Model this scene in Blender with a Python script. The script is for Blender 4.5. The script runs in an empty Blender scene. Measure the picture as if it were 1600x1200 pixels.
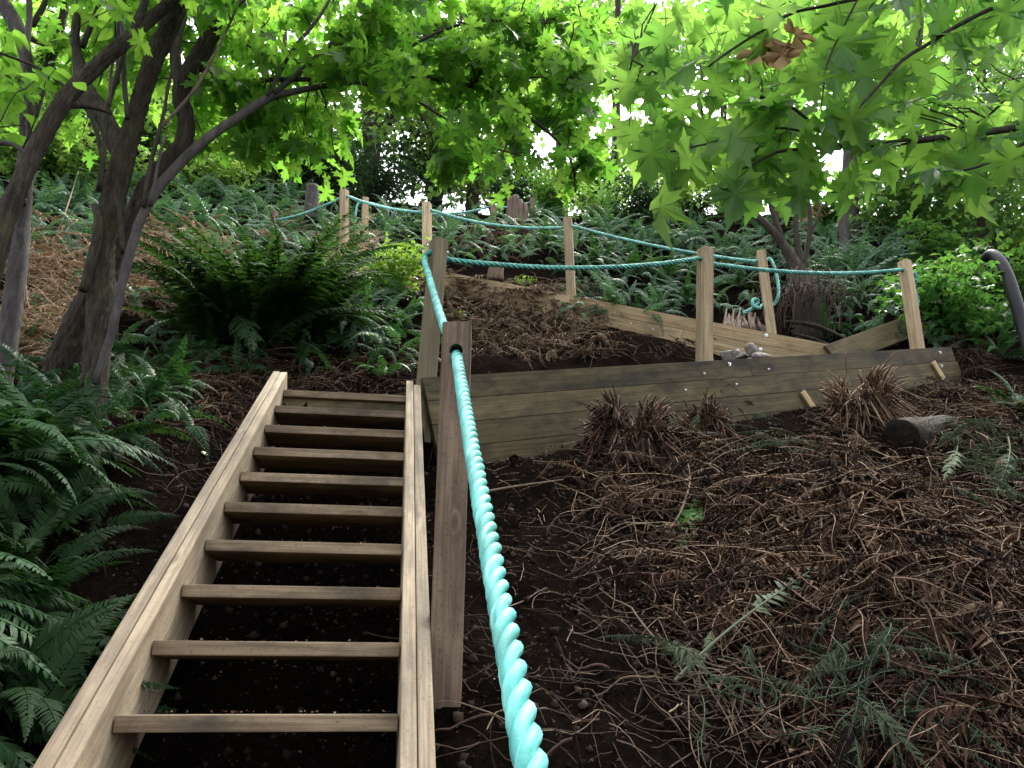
import bpy, bmesh, math, random
import numpy as np
from mathutils import Vector, Matrix, Euler

rng = np.random.default_rng(11)
random.seed(11)
scene = bpy.context.scene
COL = scene.collection
R = math.radians
PI = math.pi

# ------------------------------------------------------------------ camera
F_PX, PITCH = 1320.0, R(20.66)
cam_d = bpy.data.cameras.new('camera')
cam_d.sensor_width = 36.0
cam_d.lens = 36.0 * F_PX / 1600.0
cam_d.clip_start, cam_d.clip_end = 0.05, 600
cam = bpy.data.objects.new('camera', cam_d)
COL.objects.link(cam)
cam.rotation_euler = (PI / 2 + PITCH, 0, 0)
scene.camera = cam

# ------------------------------------------------------------------ light
SUN_EL, SUN_AZ = R(60), R(25)          # azimuth from +Y (uphill) towards +X
w = bpy.data.worlds.new('World')
scene.world = w
w.use_nodes = True
nt = w.node_tree
nt.nodes.clear()
sky = nt.nodes.new('ShaderNodeTexSky')
sky.sky_type = 'NISHITA'
sky.sun_disc = False
sky.sun_elevation = SUN_EL
sky.sun_rotation = SUN_AZ
sky.dust_density = 3.0
hs = nt.nodes.new('ShaderNodeHueSaturation')       # overcast: thin white cloud takes the blue out of the sky
hs.inputs['Saturation'].default_value = 0.22
bg = nt.nodes.new('ShaderNodeBackground')
bg.inputs['Strength'].default_value = 0.15
wo = nt.nodes.new('ShaderNodeOutputWorld')
nt.links.new(sky.outputs[0], hs.inputs['Color'])
nt.links.new(hs.outputs[0], bg.inputs['Color'])
nt.links.new(bg.outputs[0], wo.inputs['Surface'])

sd = bpy.data.lights.new('sun', 'SUN')
sd.energy = 1.5
sd.angle = R(14)
sd.color = (1.0, 0.95, 0.86)
sun = bpy.data.objects.new('sun', sd)
COL.objects.link(sun)
sv = Vector((math.sin(SUN_AZ) * math.cos(SUN_EL), math.cos(SUN_AZ) * math.cos(SUN_EL), math.sin(SUN_EL)))
sun.rotation_euler = (-sv).to_track_quat('-Z', 'Y').to_euler()
sun.location = sv * 40

scene.view_settings.view_transform = 'Standard'
scene.view_settings.look = 'None'
scene.view_settings.gamma = 1.0
scene.view_settings.use_curve_mapping = False
scene.view_settings.exposure = 2.15
scene.render.engine = 'CYCLES'
cy = scene.cycles
cy.use_denoising = True
cy.max_bounces = 6
cy.diffuse_bounces = 3
cy.glossy_bounces = 2
cy.transmission_bounces = 4
cy.caustics_reflective = False
cy.caustics_refractive = False
cy.sample_clamp_indirect = 6

# ------------------------------------------------------------------ helpers
CP, SP = math.cos(PITCH), math.sin(PITCH)


def slope(v):
    yc = (600 - v) / F_PX
    return (SP + yc * CP) / (CP - yc * SP)


def at(u, v, Y):
    """point of the place at distance Y (metres up the hill) on the sight line u, v of the photograph"""
    yc = (600 - v) / F_PX
    k = Y / (CP - yc * SP)
    return np.array([(u - 800) / F_PX * k, Y, (SP + yc * CP) * k])


def mpp(v, Y):
    """metres per photograph pixel at that distance"""
    yc = (600 - v) / F_PX
    return Y / (CP - yc * SP) / F_PX


def tag(o, label=None, cat=None, group=None, kind=None):
    if label: o['label'] = label
    if cat: o['category'] = cat
    if group: o['group'] = group
    if kind: o['kind'] = kind
    return o


def empty(name, loc, label, cat, group=None):
    o = bpy.data.objects.new(name, None)
    o.empty_display_size = 0.1
    COL.objects.link(o)
    o.location = tuple(loc)
    return tag(o, label, cat, group)


def link(name, me, parent=None, M=None):
    """object with world matrix M (parents are unrotated empties or meshes at their own location)"""
    o = bpy.data.objects.new(name, me)
    COL.objects.link(o)
    M = Matrix.Identity(4) if M is None else M
    if parent is not None:
        o.parent = parent
        loc = Vector((0, 0, 0))
        p = parent
        while p is not None:
            loc += Vector(p.location)
            p = p.parent
        M = Matrix.Translation(-loc) @ M
    o.matrix_basis = M
    return o


def mesh_np(name, V, F3=None, F4=None, tint=None, mat=None, smooth=False):
    me = bpy.data.meshes.new(name)
    V = np.asarray(V, dtype=np.float32)
    me.vertices.add(len(V))
    me.vertices.foreach_set('co', V.ravel())
    n3 = 0 if F3 is None else len(F3)
    n4 = 0 if F4 is None else len(F4)
    idx, starts = [], []
    if n3:
        idx.append(np.asarray(F3).ravel()); starts.append(np.arange(n3) * 3)
    if n4:
        idx.append(np.asarray(F4).ravel()); starts.append(n3 * 3 + np.arange(n4) * 4)
    idx = np.concatenate(idx).astype(np.int32)
    starts = np.concatenate(starts).astype(np.int32)
    me.loops.add(len(idx))
    me.loops.foreach_set('vertex_index', idx)
    me.polygons.add(n3 + n4)
    me.polygons.foreach_set('loop_start', starts)
    if smooth:
        me.polygons.foreach_set('use_smooth', np.ones(n3 + n4, dtype=bool))
    me.update(calc_edges=True)
    if tint is not None:
        a = me.attributes.new('tint', 'FLOAT', 'POINT')
        a.data.foreach_set('value', np.asarray(tint, dtype=np.float32))
    if mat: me.materials.append(mat)
    return me


class MB:
    """collects faces; build() links them as ONE mesh object"""
    def __init__(self):
        self.V, self.F3, self.F4, self.T, self.n = [], [], [], [], 0

    def add(self, V, F3=None, F4=None, tint=0.5):
        V = np.asarray(V, dtype=np.float32).reshape(-1, 3)
        if F3 is not None and len(F3): self.F3.append(np.asarray(F3) + self.n)
        if F4 is not None and len(F4): self.F4.append(np.asarray(F4) + self.n)
        self.V.append(V)
        self.T.append(np.broadcast_to(np.asarray(tint, dtype=np.float32), (len(V),)))
        self.n += len(V)
        return self

    def arrays(self):
        return (np.concatenate(self.V), np.concatenate(self.F3) if self.F3 else np.zeros((0, 3), int),
                np.concatenate(self.F4) if self.F4 else np.zeros((0, 4), int), np.concatenate(self.T))

    def mesh(self, name, mat, smooth=False, origin=(0, 0, 0)):
        V, F3, F4, T = self.arrays()
        return mesh_np(name, V - np.asarray(origin, dtype=np.float32), F3, F4, T, mat, smooth)

    def build(self, name, mat, parent=None, smooth=False, origin=None):
        if origin is None:
            if parent is None:
                V = np.concatenate(self.V)
                origin = (V[:, 0].mean(), V[:, 1].mean(), V[:, 2].min())
            else:
                loc = Vector((0, 0, 0)); p = parent
                while p is not None: loc += Vector(p.location); p = p.parent
                origin = tuple(loc)
        return link(name, self.mesh(name, mat, smooth, origin), parent, Matrix.Translation(Vector([float(c) for c in origin])))


def replicate(base, M, P, tint):
    """base = (V, F3, F4, T); M (N,3,3) columns are axes, P (N,3)"""
    Vb, F3b, F4b, Tb = base
    N, nv = len(P), len(Vb)
    V = np.einsum('nij,vj->nvi', M, Vb) + P[:, None, :]
    off = (np.arange(N) * nv)[:, None, None]
    F3 = (F3b[None] + off).reshape(-1, 3) if len(F3b) else None
    F4 = (F4b[None] + off).reshape(-1, 4) if len(F4b) else None
    T = np.clip(Tb[None] + (np.asarray(tint)[:, None] - 0.5), 0, 1)
    return V.reshape(-1, 3), F3, F4, T.ravel()


def smooth_line(P, step=0.05):
    """Catmull-Rom through the rows of P (x, y, z, extra...), resampled"""
    P = np.asarray(P, dtype=float)
    Q = np.vstack([2 * P[0] - P[1], P, 2 * P[-1] - P[-2]])
    out = []
    for i in range(1, len(Q) - 2):
        n = max(2, int(np.linalg.norm(Q[i + 1, :3] - Q[i, :3]) / step))
        t = np.linspace(0, 1, n, endpoint=False)[:, None]
        a, b, c, d = Q[i - 1], Q[i], Q[i + 1], Q[i + 2]
        out.append(0.5 * (2 * b + (c - a) * t + (2 * a - 5 * b + 4 * c - d) * t ** 2 + (3 * b - a - 3 * c + d) * t ** 3))
    out.append(P[-1:])
    return np.vstack(out)


def frames(P):
    T = np.gradient(P, axis=0)
    T /= np.linalg.norm(T, axis=1)[:, None] + 1e-9
    N = np.zeros_like(T)
    a = np.array([0, 0, 1.0]) if abs(T[0][2]) < 0.9 else np.array([1.0, 0, 0])
    n = np.cross(T[0], a); n /= np.linalg.norm(n)
    for i in range(len(T)):
        n = n - T[i] * n.dot(T[i]); n /= np.linalg.norm(n) + 1e-9
        N[i] = n
    return T, N, np.cross(T, N)


def tube(P, rad, k=8, cap=True, rough=0.0, furrow=0.0):
    P = np.asarray(P, dtype=float)
    rad = np.broadcast_to(np.asarray(rad, dtype=float), (len(P),))
    T, N, B = frames(P)
    a = np.arange(k) * 2 * PI / k
    rr = rad[:, None] * np.ones((1, k))
    if rough:
        ph = rng.uniform(0, 6.28, 4)
        s = np.arange(len(P))[:, None] * 0.35
        rr = rr * (1 + rough * (np.sin(a * 3 + ph[0] + s * .3) * .6 + np.sin(a * 2 + ph[1] - s * .5) * .5 + rng.normal(0, .35, rr.shape)))
    if furrow:
        s = np.arange(len(P))[:, None]
        f = 0
        for q in range(7):
            m = rng.integers(4, 13)
            f = f + np.sin(a * m + rng.uniform(0, 6.28) + s * rng.normal(0, .10) + 1.2 * np.sin(s * rng.uniform(.1, .3) + q))
        rr = rr * (1 + furrow * (np.abs(f) / 2.6 - .5) + furrow * .35 * rng.normal(0, 1, rr.shape))
    V = P[:, None, :] + rr[:, :, None] * (np.cos(a)[None, :, None] * N[:, None, :] + np.sin(a)[None, :, None] * B[:, None, :])
    n = len(P)
    i = np.arange(n - 1)[:, None] * k
    j = np.arange(k)[None, :]
    j2 = (j + 1) % k
    F4 = np.stack([i + j, i + j2, i + k + j2, i + k + j], -1).reshape(-1, 4)
    V = V.reshape(-1, 3)
    F3 = np.zeros((0, 3), int)
    if cap:
        V = np.vstack([V, P[0], P[-1]])
        jj = np.arange(k); j2 = (jj + 1) % k
        F3 = np.vstack([np.stack([j2, jj, np.full(k, n * k)], -1), np.stack([(n - 1) * k + jj, (n - 1) * k + j2, np.full(k, n * k + 1)], -1)])
    return V, F3, F4


# ------------------------------------------------------------------ materials
def newmat(name):
    m = bpy.data.materials.new(name)
    m.use_nodes = True
    t = m.node_tree
    return m, t, t.nodes, t.links, t.nodes['Principled BSDF']


def nd(N, typ, **kw):
    n = N.new(typ)
    for k, v in kw.items():
        if k in n.inputs: n.inputs[k].default_value = v
        else: setattr(n, k, v)
    return n


def ramp(N, stops):
    r = N.new('ShaderNodeValToRGB')
    e = r.color_ramp.elements
    while len(e) < len(stops): e.new(0.5)
    for i, (p, c) in enumerate(stops):
        e[i].position = p
        e[i].color = (*c, 1) if len(c) == 3 else c
    return r


def mixc(N, L, fac, a, b, mode='MIX'):
    m = N.new('ShaderNodeMix')
    m.data_type = 'RGBA'
    m.blend_type = mode
    for s, x in ((m.inputs[0], fac), (m.inputs[6], a), (m.inputs[7], b)):
        if hasattr(x, 'is_linked'): L.new(x, s)
        elif isinstance(x, (int, float)): s.default_value = x
        else: s.default_value = (*x, 1)
    return m.outputs[2]


def wood_mat(name, axis, light, dark, stain, stain_amt=0.5, rough=0.75, knots=True, kscale=(6.5, 2.6)):
    m, t, N, L, P = newmat(name)
    tc = N.new('ShaderNodeTexCoord')
    oi = N.new('ShaderNodeObjectInfo')
    off = nd(N, 'ShaderNodeVectorMath', operation='SCALE'); off.inputs[0].default_value = (37, 53, 71)
    L.new(oi.outputs['Random'], off.inputs['Scale'])
    add = nd(N, 'ShaderNodeVectorMath', operation='ADD')
    L.new(tc.outputs['Object'], add.inputs[0]); L.new(off.outputs[0], add.inputs[1])
    mp = N.new('ShaderNodeMapping')
    sc = [22, 22, 22]; sc[axis] = 0.9
    mp.inputs['Scale'].default_value = sc
    L.new(add.outputs[0], mp.inputs['Vector'])
    # knots bend the grain
    kn_map = N.new('ShaderNodeMapping')
    ks = [kscale[0]] * 3; ks[axis] = kscale[1]
    kn_map.inputs['Scale'].default_value = ks
    L.new(add.outputs[0], kn_map.inputs['Vector'])
    vo = nd(N, 'ShaderNodeTexVoronoi', Scale=1.0, Randomness=1.0)
    L.new(kn_map.outputs[0], vo.inputs['Vector'])
    kr = ramp(N, [(0.0, (1, 1, 1)), (0.09, (0.9, 0.9, 0.9)), (0.2, (0.25, 0.25, 0.25)), (0.42, (0, 0, 0))])
    L.new(vo.outputs['Distance'], kr.inputs[0])
    bend = nd(N, 'ShaderNodeVectorMath', operation='SCALE'); bend.inputs[0].default_value = (1.2, 1.4, 1.1)
    L.new(kr.outputs[0], bend.inputs['Scale'])
    g2 = nd(N, 'ShaderNodeVectorMath', operation='ADD')
    L.new(mp.outputs[0], g2.inputs[0]); L.new(bend.outputs[0], g2.inputs[1])
    n1 = nd(N, 'ShaderNodeTexNoise', Scale=1.0, Detail=5.0, Roughness=0.62, Distortion=0.25)
    L.new(g2.outputs[0], n1.inputs['Vector'])
    r1 = ramp(N, [(0.34, dark), (0.48, tuple((a * .5 + b * .5) for a, b in zip(dark, light))), (0.62, light)])
    L.new(n1.outputs[0], r1.inputs[0])
    mpf = N.new('ShaderNodeMapping'); sf = [120, 120, 120]; sf[axis] = 3.0
    mpf.inputs['Scale'].default_value = sf
    L.new(g2.outputs[0], mpf.inputs['Vector']) if False else L.new(add.outputs[0], mpf.inputs['Vector'])
    nf = nd(N, 'ShaderNodeTexNoise', Scale=1.0, Detail=3.0, Roughness=0.6)
    L.new(mpf.outputs[0], nf.inputs['Vector'])
    rf = ramp(N, [(0.32, (0.62, 0.60, 0.58)), (0.62, (1.12, 1.12, 1.12))])
    L.new(nf.outputs[0], rf.inputs[0])
    grain = mixc(N, L, 1.0, r1.outputs[0], rf.outputs[0], 'MULTIPLY')
    # blotches of damp and dirt
    n2 = nd(N, 'ShaderNodeTexNoise', Scale=4.2, Detail=6.0, Roughness=0.65)
    mp2 = N.new('ShaderNodeMapping'); s2 = [1.6, 1.6, 1.6]; s2[axis] = 0.8
    mp2.inputs['Scale'].default_value = s2
    L.new(add.outputs[0], mp2.inputs['Vector']); L.new(mp2.outputs[0], n2.inputs['Vector'])
    r2 = ramp(N, [(0.44, (0, 0, 0)), (0.64, (stain_amt,) * 3)])
    L.new(n2.outputs[0], r2.inputs[0])
    c = mixc(N, L, r2.outputs[0], grain, stain)
    n3 = nd(N, 'ShaderNodeTexNoise', Scale=90.0, Detail=3.0)
    L.new(add.outputs[0], n3.inputs['Vector'])
    r3 = ramp(N, [(0.58, (0, 0, 0)), (0.72, (0.55, 0.55, 0.55))])
    L.new(n3.outputs[0], r3.inputs[0])
    c = mixc(N, L, r3.outputs[0], c, tuple(x * 0.5 for x in dark))
    if knots:
        kk = ramp(N, [(0.0, (0.7, 0.7, 0.7)), (0.07, (0.45, 0.45, 0.45)), (0.12, (0, 0, 0))])
        L.new(vo.outputs['Distance'], kk.inputs[0])
        c = mixc(N, L, kk.outputs[0], c, tuple(x * 0.35 for x in dark))
    hv = N.new('ShaderNodeHueSaturation')
    vr = nd(N, 'ShaderNodeMapRange'); vr.inputs[3].default_value = 0.74; vr.inputs[4].default_value = 1.16
    L.new(oi.outputs['Random'], vr.inputs[0]); L.new(vr.outputs[0], hv.inputs['Value']); L.new(c, hv.inputs['Color'])
    L.new(hv.outputs[0], P.inputs['Base Color'])
    P.inputs['Roughness'].default_value = rough
    P.inputs['Specular IOR Level'].default_value = 0.3
    b = nd(N, 'ShaderNodeBump', Strength=0.35, Distance=0.004)
    L.new(n1.outputs[0], b.inputs['Height']); L.new(b.outputs[0], P.inputs['Normal'])
    return m


def leaf_mat(name, c1, c2, t1, t2, trans=0.45, rough=0.42, spec=0.5, objvar=True):
    """c = reflected colours, t = colours of the light let through; 'tint' runs between them"""
    m, t, N, L, P = newmat(name)
    at_ = nd(N, 'ShaderNodeAttribute', attribute_name='tint')
    fac = at_.outputs['Fac']
    if objvar:
        oi = N.new('ShaderNodeObjectInfo')
        mr = nd(N, 'ShaderNodeMapRange'); mr.inputs[3].default_value = -0.35; mr.inputs[4].default_value = 0.35
        L.new(oi.outputs['Random'], mr.inputs[0])
        ad = nd(N, 'ShaderNodeMath', operation='ADD', use_clamp=True)
        L.new(fac, ad.inputs[0]); L.new(mr.outputs[0], ad.inputs[1])
        fac = ad.outputs[0]
    L.new(mixc(N, L, fac, c1, c2), P.inputs['Base Color'])
    P.inputs['Roughness'].default_value = rough
    P.inputs['Specular IOR Level'].default_value = spec
    tr = N.new('ShaderNodeBsdfTranslucent')
    L.new(mixc(N, L, fac, t1, t2), tr.inputs['Color'])
    mx = N.new('ShaderNodeMixShader'); mx.inputs[0].default_value = trans
    L.new(P.outputs[0], mx.inputs[1]); L.new(tr.outputs[0], mx.inputs[2])
    L.new(mx.outputs[0], N['Material Output'].inputs['Surface'])
    return m


def tint_mat(name, stops, rough=0.85, spec=0.2, bump=0.0, scale=60):
    m, t, N, L, P = newmat(name)
    a = nd(N, 'ShaderNodeAttribute', attribute_name='tint')
    r = ramp(N, stops)
    L.new(a.outputs['Fac'], r.inputs[0])
    tc = N.new('ShaderNodeTexCoord')
    n = nd(N, 'ShaderNodeTexNoise', Scale=scale, Detail=4.0)
    L.new(tc.outputs['Object'], n.inputs['Vector'])
    rr = ramp(N, [(0.3, (0.6, 0.6, 0.6)), (0.7, (1.25, 1.25, 1.25))])
    L.new(n.outputs[0], rr.inputs[0])
    L.new(mixc(N, L, 1.0, r.outputs[0], rr.outputs[0], 'MULTIPLY'), P.inputs['Base Color'])
    P.inputs['Roughness'].default_value = rough
    P.inputs['Specular IOR Level'].default_value = spec
    if bump:
        b = nd(N, 'ShaderNodeBump', Strength=0.6, Distance=bump)
        L.new(n.outputs[0], b.inputs['Height']); L.new(b.outputs[0], P.inputs['Normal'])
    return m


def bark_mat(name, dark, light, moss=0.0, scale=(28, 28, 5)):
    m, t, N, L, P = newmat(name)
    tc = N.new('ShaderNodeTexCoord')
    mp = N.new('ShaderNodeMapping'); mp.inputs['Scale'].default_value = scale
    L.new(tc.outputs['Object'], mp.inputs['Vector'])
    n = nd(N, 'ShaderNodeTexNoise', Scale=1.6, Detail=7.0, Roughness=0.7, Distortion=0.8)
    L.new(mp.outputs[0], n.inputs['Vector'])
    r = ramp(N, [(0.34, dark), (0.52, tuple((a + b) / 2 for a, b in zip(dark, light))), (0.72, light)])
    L.new(n.outputs[0], r.inputs[0])
    n2 = nd(N, 'ShaderNodeTexNoise', Scale=3.0, Detail=5.0)
    L.new(tc.outputs['Object'], n2.inputs['Vector'])
    r2 = ramp(N, [(0.5, (0, 0, 0)), (0.7, (moss,) * 3)])
    L.new(n2.outputs[0], r2.inputs[0])
    L.new(mixc(N, L, r2.outputs[0], r.outputs[0], (0.085, 0.09, 0.03)), P.inputs['Base Color'])
    P.inputs['Roughness'].default_value = 0.85
    P.inputs['Specular IOR Level'].default_value = 0.25
    b = nd(N, 'ShaderNodeBump', Strength=1.0, Distance=0.02)
    L.new(n.outputs[0], b.inputs['Height']); L.new(b.outputs[0], P.inputs['Normal'])
    return m


M = {}
M['tan_x'] = wood_mat('tan_timber', 0, (0.627, 0.466, 0.269), (0.381, 0.260, 0.140), (0.179, 0.130, 0.076), 0.55)
M['walltop_x'] = wood_mat('wet_timber', 0, (0.106, 0.082, 0.040), (0.059, 0.045, 0.022), (0.016, 0.013, 0.009), 0.8)
M['tread_x'] = wood_mat('tread_timber', 0, (0.29, 0.222, 0.140), (0.155, 0.108, 0.068), (0.05, 0.039, 0.031), 0.8)
M['stringer_x'] = wood_mat('stringer_timber', 0, (0.40, 0.330, 0.227), (0.26, 0.197, 0.127), (0.13, 0.103, 0.077), 0.6)
M['wall_x'] = wood_mat('damp_timber', 0, (0.136, 0.105, 0.050), (0.081, 0.060, 0.028), (0.030, 0.024, 0.014), 0.85)
M['post_z'] = wood_mat('post_timber', 2, (0.54, 0.414, 0.258), (0.33, 0.236, 0.140), (0.21, 0.148, 0.095), 0.45)
M['greypost_z'] = wood_mat('grey_post_timber', 2, (0.253, 0.184, 0.126), (0.116, 0.076, 0.050), (0.083, 0.061, 0.046), 0.6, kscale=(9.0, 3.6))
M['greenpost_z'] = wood_mat('green_post_timber', 2, (0.20, 0.17, 0.105), (0.12, 0.098, 0.06), (0.08, 0.066, 0.045), 0.4)
M['leaf_far'] = leaf_mat('far_leaf', (0.035, 0.085, 0.025), (0.10, 0.18, 0.045), (0.13, 0.31, 0.045), (0.42, 0.64, 0.12), 0.55)
M['leaf_vine'] = leaf_mat('vine_leaf', (0.04, 0.10, 0.022), (0.10, 0.19, 0.03), (0.15, 0.40, 0.035), (0.40, 0.72, 0.08), 0.58)
M['leaf_big'] = leaf_mat('broad_leaf', (0.035, 0.10, 0.035), (0.08, 0.17, 0.04), (0.17, 0.43, 0.06), (0.42, 0.72, 0.11), 0.54)
M['leaf_bush'] = leaf_mat('bush_leaf', (0.035, 0.10, 0.03), (0.10, 0.20, 0.05), (0.10, 0.28, 0.04), (0.25, 0.46, 0.07), 0.4)
M['leaf_dark'] = leaf_mat('evergreen_leaf', (0.012, 0.04, 0.018), (0.03, 0.075, 0.03), (0.02, 0.07, 0.02), (0.06, 0.14, 0.03), 0.3)
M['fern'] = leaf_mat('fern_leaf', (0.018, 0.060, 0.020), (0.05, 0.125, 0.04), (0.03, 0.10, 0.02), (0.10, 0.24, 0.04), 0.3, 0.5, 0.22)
M['fern_dark'] = leaf_mat('shade_toned_fern_leaf', (0.010, 0.028, 0.008), (0.028, 0.068, 0.02), (0.02, 0.06, 0.01), (0.06, 0.14, 0.02), 0.3, 0.65, 0.12)  # fern leaf colour darkened to put the shade into it
M['fern_hill'] = leaf_mat('hill_fern_leaf', (0.040, 0.105, 0.055), (0.135, 0.235, 0.135), (0.05, 0.15, 0.05), (0.14, 0.30, 0.08), 0.3, 0.45, 0.38)  # paler and bluer fern leaf: veiling glare put into the colour
M['fern_bright'] = leaf_mat('young_leaf', (0.09, 0.20, 0.03), (0.20, 0.33, 0.06), (0.16, 0.36, 0.03), (0.32, 0.52, 0.06), 0.4)
M['fern_grey'] = leaf_mat('wilted_frond', (0.05, 0.082, 0.05), (0.14, 0.165, 0.105), (0.05, 0.06, 0.03), (0.08, 0.09, 0.04), 0.2, 0.8, 0.1)
M['sprig'] = leaf_mat('fresh_sprig', (0.025, 0.10, 0.012), (0.06, 0.18, 0.02), (0.05, 0.18, 0.02), (0.10, 0.26, 0.03), 0.3, 0.7, 0.1)
M['litter'] = tint_mat('dead_frond', [(0.0, (0.012, 0.0075, 0.0055)), (0.45, (0.046, 0.0235, 0.0145)), (0.8, (0.125, 0.066, 0.039)), (1.0, (0.27, 0.19, 0.125))])
M['tan_dead'] = leaf_mat('tan_dead_frond', (0.22, 0.145, 0.085), (0.74, 0.58, 0.41), (0.22, 0.14, 0.07), (0.48, 0.35, 0.21), 0.2, 0.7, 0.2)
M['twig'] = tint_mat('dry_twig', [(0.0, (0.018, 0.011, 0.008)), (0.55, (0.075, 0.045, 0.03)), (1.0, (0.27, 0.20, 0.135))])
M['bark'] = bark_mat('grey_bark', (0.011, 0.008, 0.006), (0.082, 0.064, 0.047), 0.5, (34, 34, 4.5))
M['bark_pale'] = bark_mat('smooth_bark', (0.035, 0.03, 0.029), (0.105, 0.092, 0.09), 0.2, (14, 14, 4))
M['bark_dark'] = bark_mat('dark_bark', (0.02, 0.016, 0.013), (0.07, 0.055, 0.045), 0.3)
M['stump'] = bark_mat('rotten_wood', (0.06, 0.042, 0.032), (0.30, 0.215, 0.165), 0.15, (30, 30, 4))
M['twigbark'] = bark_mat('twig_bark', (0.02, 0.017, 0.014), (0.07, 0.058, 0.045), 0.1, (20, 20, 8))


def soil_mat():
    m, t, N, L, P = newmat('forest_soil')
    tc = N.new('ShaderNodeTexCoord')
    n1 = nd(N, 'ShaderNodeTexNoise', Scale=3.4, Detail=8.0, Roughness=0.7)
    n2 = nd(N, 'ShaderNodeTexNoise', Scale=38.0, Detail=8.0, Roughness=0.75)
    vo = nd(N, 'ShaderNodeTexVoronoi', Scale=70.0)
    for n in (n1, n2, vo): L.new(tc.outputs['Object'], n.inputs['Vector'])
    r1 = ramp(N, [(0.35, (0.0075, 0.0055, 0.0044)), (0.68, (0.020, 0.0145, 0.0115))])
    L.new(n1.outputs[0], r1.inputs[0])
    r2 = ramp(N, [(0.36, (0.45, 0.45, 0.45)), (0.6, (1.0, 1.0, 1.0)), (0.76, (2.2, 2.0, 1.8))])
    L.new(n2.outputs[0], r2.inputs[0])
    c = mixc(N, L, 1.0, r1.outputs[0], r2.outputs[0], 'MULTIPLY')
    r3 = ramp(N, [(0.0, (1, 1, 1)), (0.08, (1, 1, 1)), (0.12, (0, 0, 0))])
    L.new(vo.outputs['Distance'], r3.inputs[0])
    sep = nd(N, 'ShaderNodeMath', operation='MULTIPLY')
    L.new(r3.outputs[0], sep.inputs[0])
    r4 = ramp(N, [(0.60, (0, 0, 0)), (0.66, (0.8, 0.8, 0.8))])
    L.new(vo.outputs['Color'], r4.inputs[0]); L.new(r4.outputs[0], sep.inputs[1])
    c = mixc(N, L, sep.outputs[0], c, (0.07, 0.047, 0.031))
    L.new(c, P.inputs['Base Color'])
    P.inputs['Roughness'].default_value = 0.92
    P.inputs['Specular IOR Level'].default_value = 0.0
    b = nd(N, 'ShaderNodeBump', Strength=1.0, Distance=0.05)
    L.new(n2.outputs[0], b.inputs['Height']); L.new(b.outputs[0], P.inputs['Normal'])
    return m


M['soil'] = soil_mat()
M['clod'] = tint_mat('earth_clod', [(0.0, (0.008, 0.006, 0.005)), (0.6, (0.028, 0.020, 0.016)), (1.0, (0.075, 0.055, 0.042))], 0.95, 0.05)


def plain_mat(name, col, rough=0.5, metal=0.0, spec=0.5, var=0.15, scale=20):
    m, t, N, L, P = newmat(name)
    tc = N.new('ShaderNodeTexCoord')
    n = nd(N, 'ShaderNodeTexNoise', Scale=scale, Detail=5.0)
    L.new(tc.outputs['Object'], n.inputs['Vector'])
    r = ramp(N, [(0.3, tuple(c * (1 - var) for c in col)), (0.7, tuple(min(1, c * (1 + var)) for c in col))])
    L.new(n.outputs[0], r.inputs[0]); L.new(r.outputs[0], P.inputs['Base Color'])
    P.inputs['Roughness'].default_value = rough
    P.inputs['Metallic'].default_value = metal
    P.inputs['Specular IOR Level'].default_value = spec
    b = nd(N, 'ShaderNodeBump', Strength=0.3, Distance=0.004)
    L.new(n.outputs[0], b.inputs['Height']); L.new(b.outputs[0], P.inputs['Normal'])
    return m


def rope_mat():
    m, t, N, L, P = newmat('teal_rope')
    at_ = nd(N, 'ShaderNodeAttribute', attribute_name='tint')
    tc = N.new('ShaderNodeTexCoord')
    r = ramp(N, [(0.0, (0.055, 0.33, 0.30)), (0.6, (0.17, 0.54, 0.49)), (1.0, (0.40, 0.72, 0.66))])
    L.new(at_.outputs['Fac'], r.inputs[0])
    dn = nd(N, 'ShaderNodeTexNoise', Scale=9.0, Detail=6.0)
    L.new(tc.outputs['Object'], dn.inputs['Vector'])
    dr = ramp(N, [(0.38, (0.55, 0.58, 0.55)), (0.6, (1, 1, 1))])
    L.new(dn.outputs[0], dr.inputs[0])
    L.new(mixc(N, L, 0.8, r.outputs[0], dr.outputs[0], 'MULTIPLY'), P.inputs['Base Color'])
    P.inputs['Roughness'].default_value = 0.62
    P.inputs['Specular IOR Level'].default_value = 0.35
    n = nd(N, 'ShaderNodeTexNoise', Scale=260.0, Detail=2.0)
    L.new(tc.outputs['Object'], n.inputs['Vector'])
    b = nd(N, 'ShaderNodeBump', Strength=0.25, Distance=0.002)
    L.new(n.outputs[0], b.inputs['Height']); L.new(b.outputs[0], P.inputs['Normal'])
    return m


M['rope'] = rope_mat()
M['steel'] = plain_mat('galvanised_steel', (0.62, 0.63, 0.66), 0.35, 0.9)
M['stone'] = plain_mat('pale_stone', (0.21, 0.19, 0.172), 0.9, 0, 0.2, 0.5, 22)
M['pipe'] = plain_mat('black_plastic', (0.006, 0.0055, 0.009), 0.55, 0, 0.3, 0.3, 9)
M['logbark'] = bark_mat('damp_log_bark', (0.008, 0.006, 0.004), (0.055, 0.040, 0.027), 0.4, (26, 26, 26))
M['cutwood'] = plain_mat('cut_wood', (0.42, 0.30, 0.19), 0.8, 0, 0.2, 0.3, 14)
M['logend'] = plain_mat('wet_log_end', (0.013, 0.010, 0.008), 0.9, 0, 0.1, 0.6, 24)
M['paleleaf'] = plain_mat('pale_leaf', (0.52, 0.56, 0.36), 0.6)
M['orange'] = leaf_mat('orange_leaf', (0.36, 0.21, 0.10), (0.50, 0.34, 0.19), (0.34, 0.20, 0.08), (0.44, 0.30, 0.16), 0.3, .7, .2)

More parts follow.
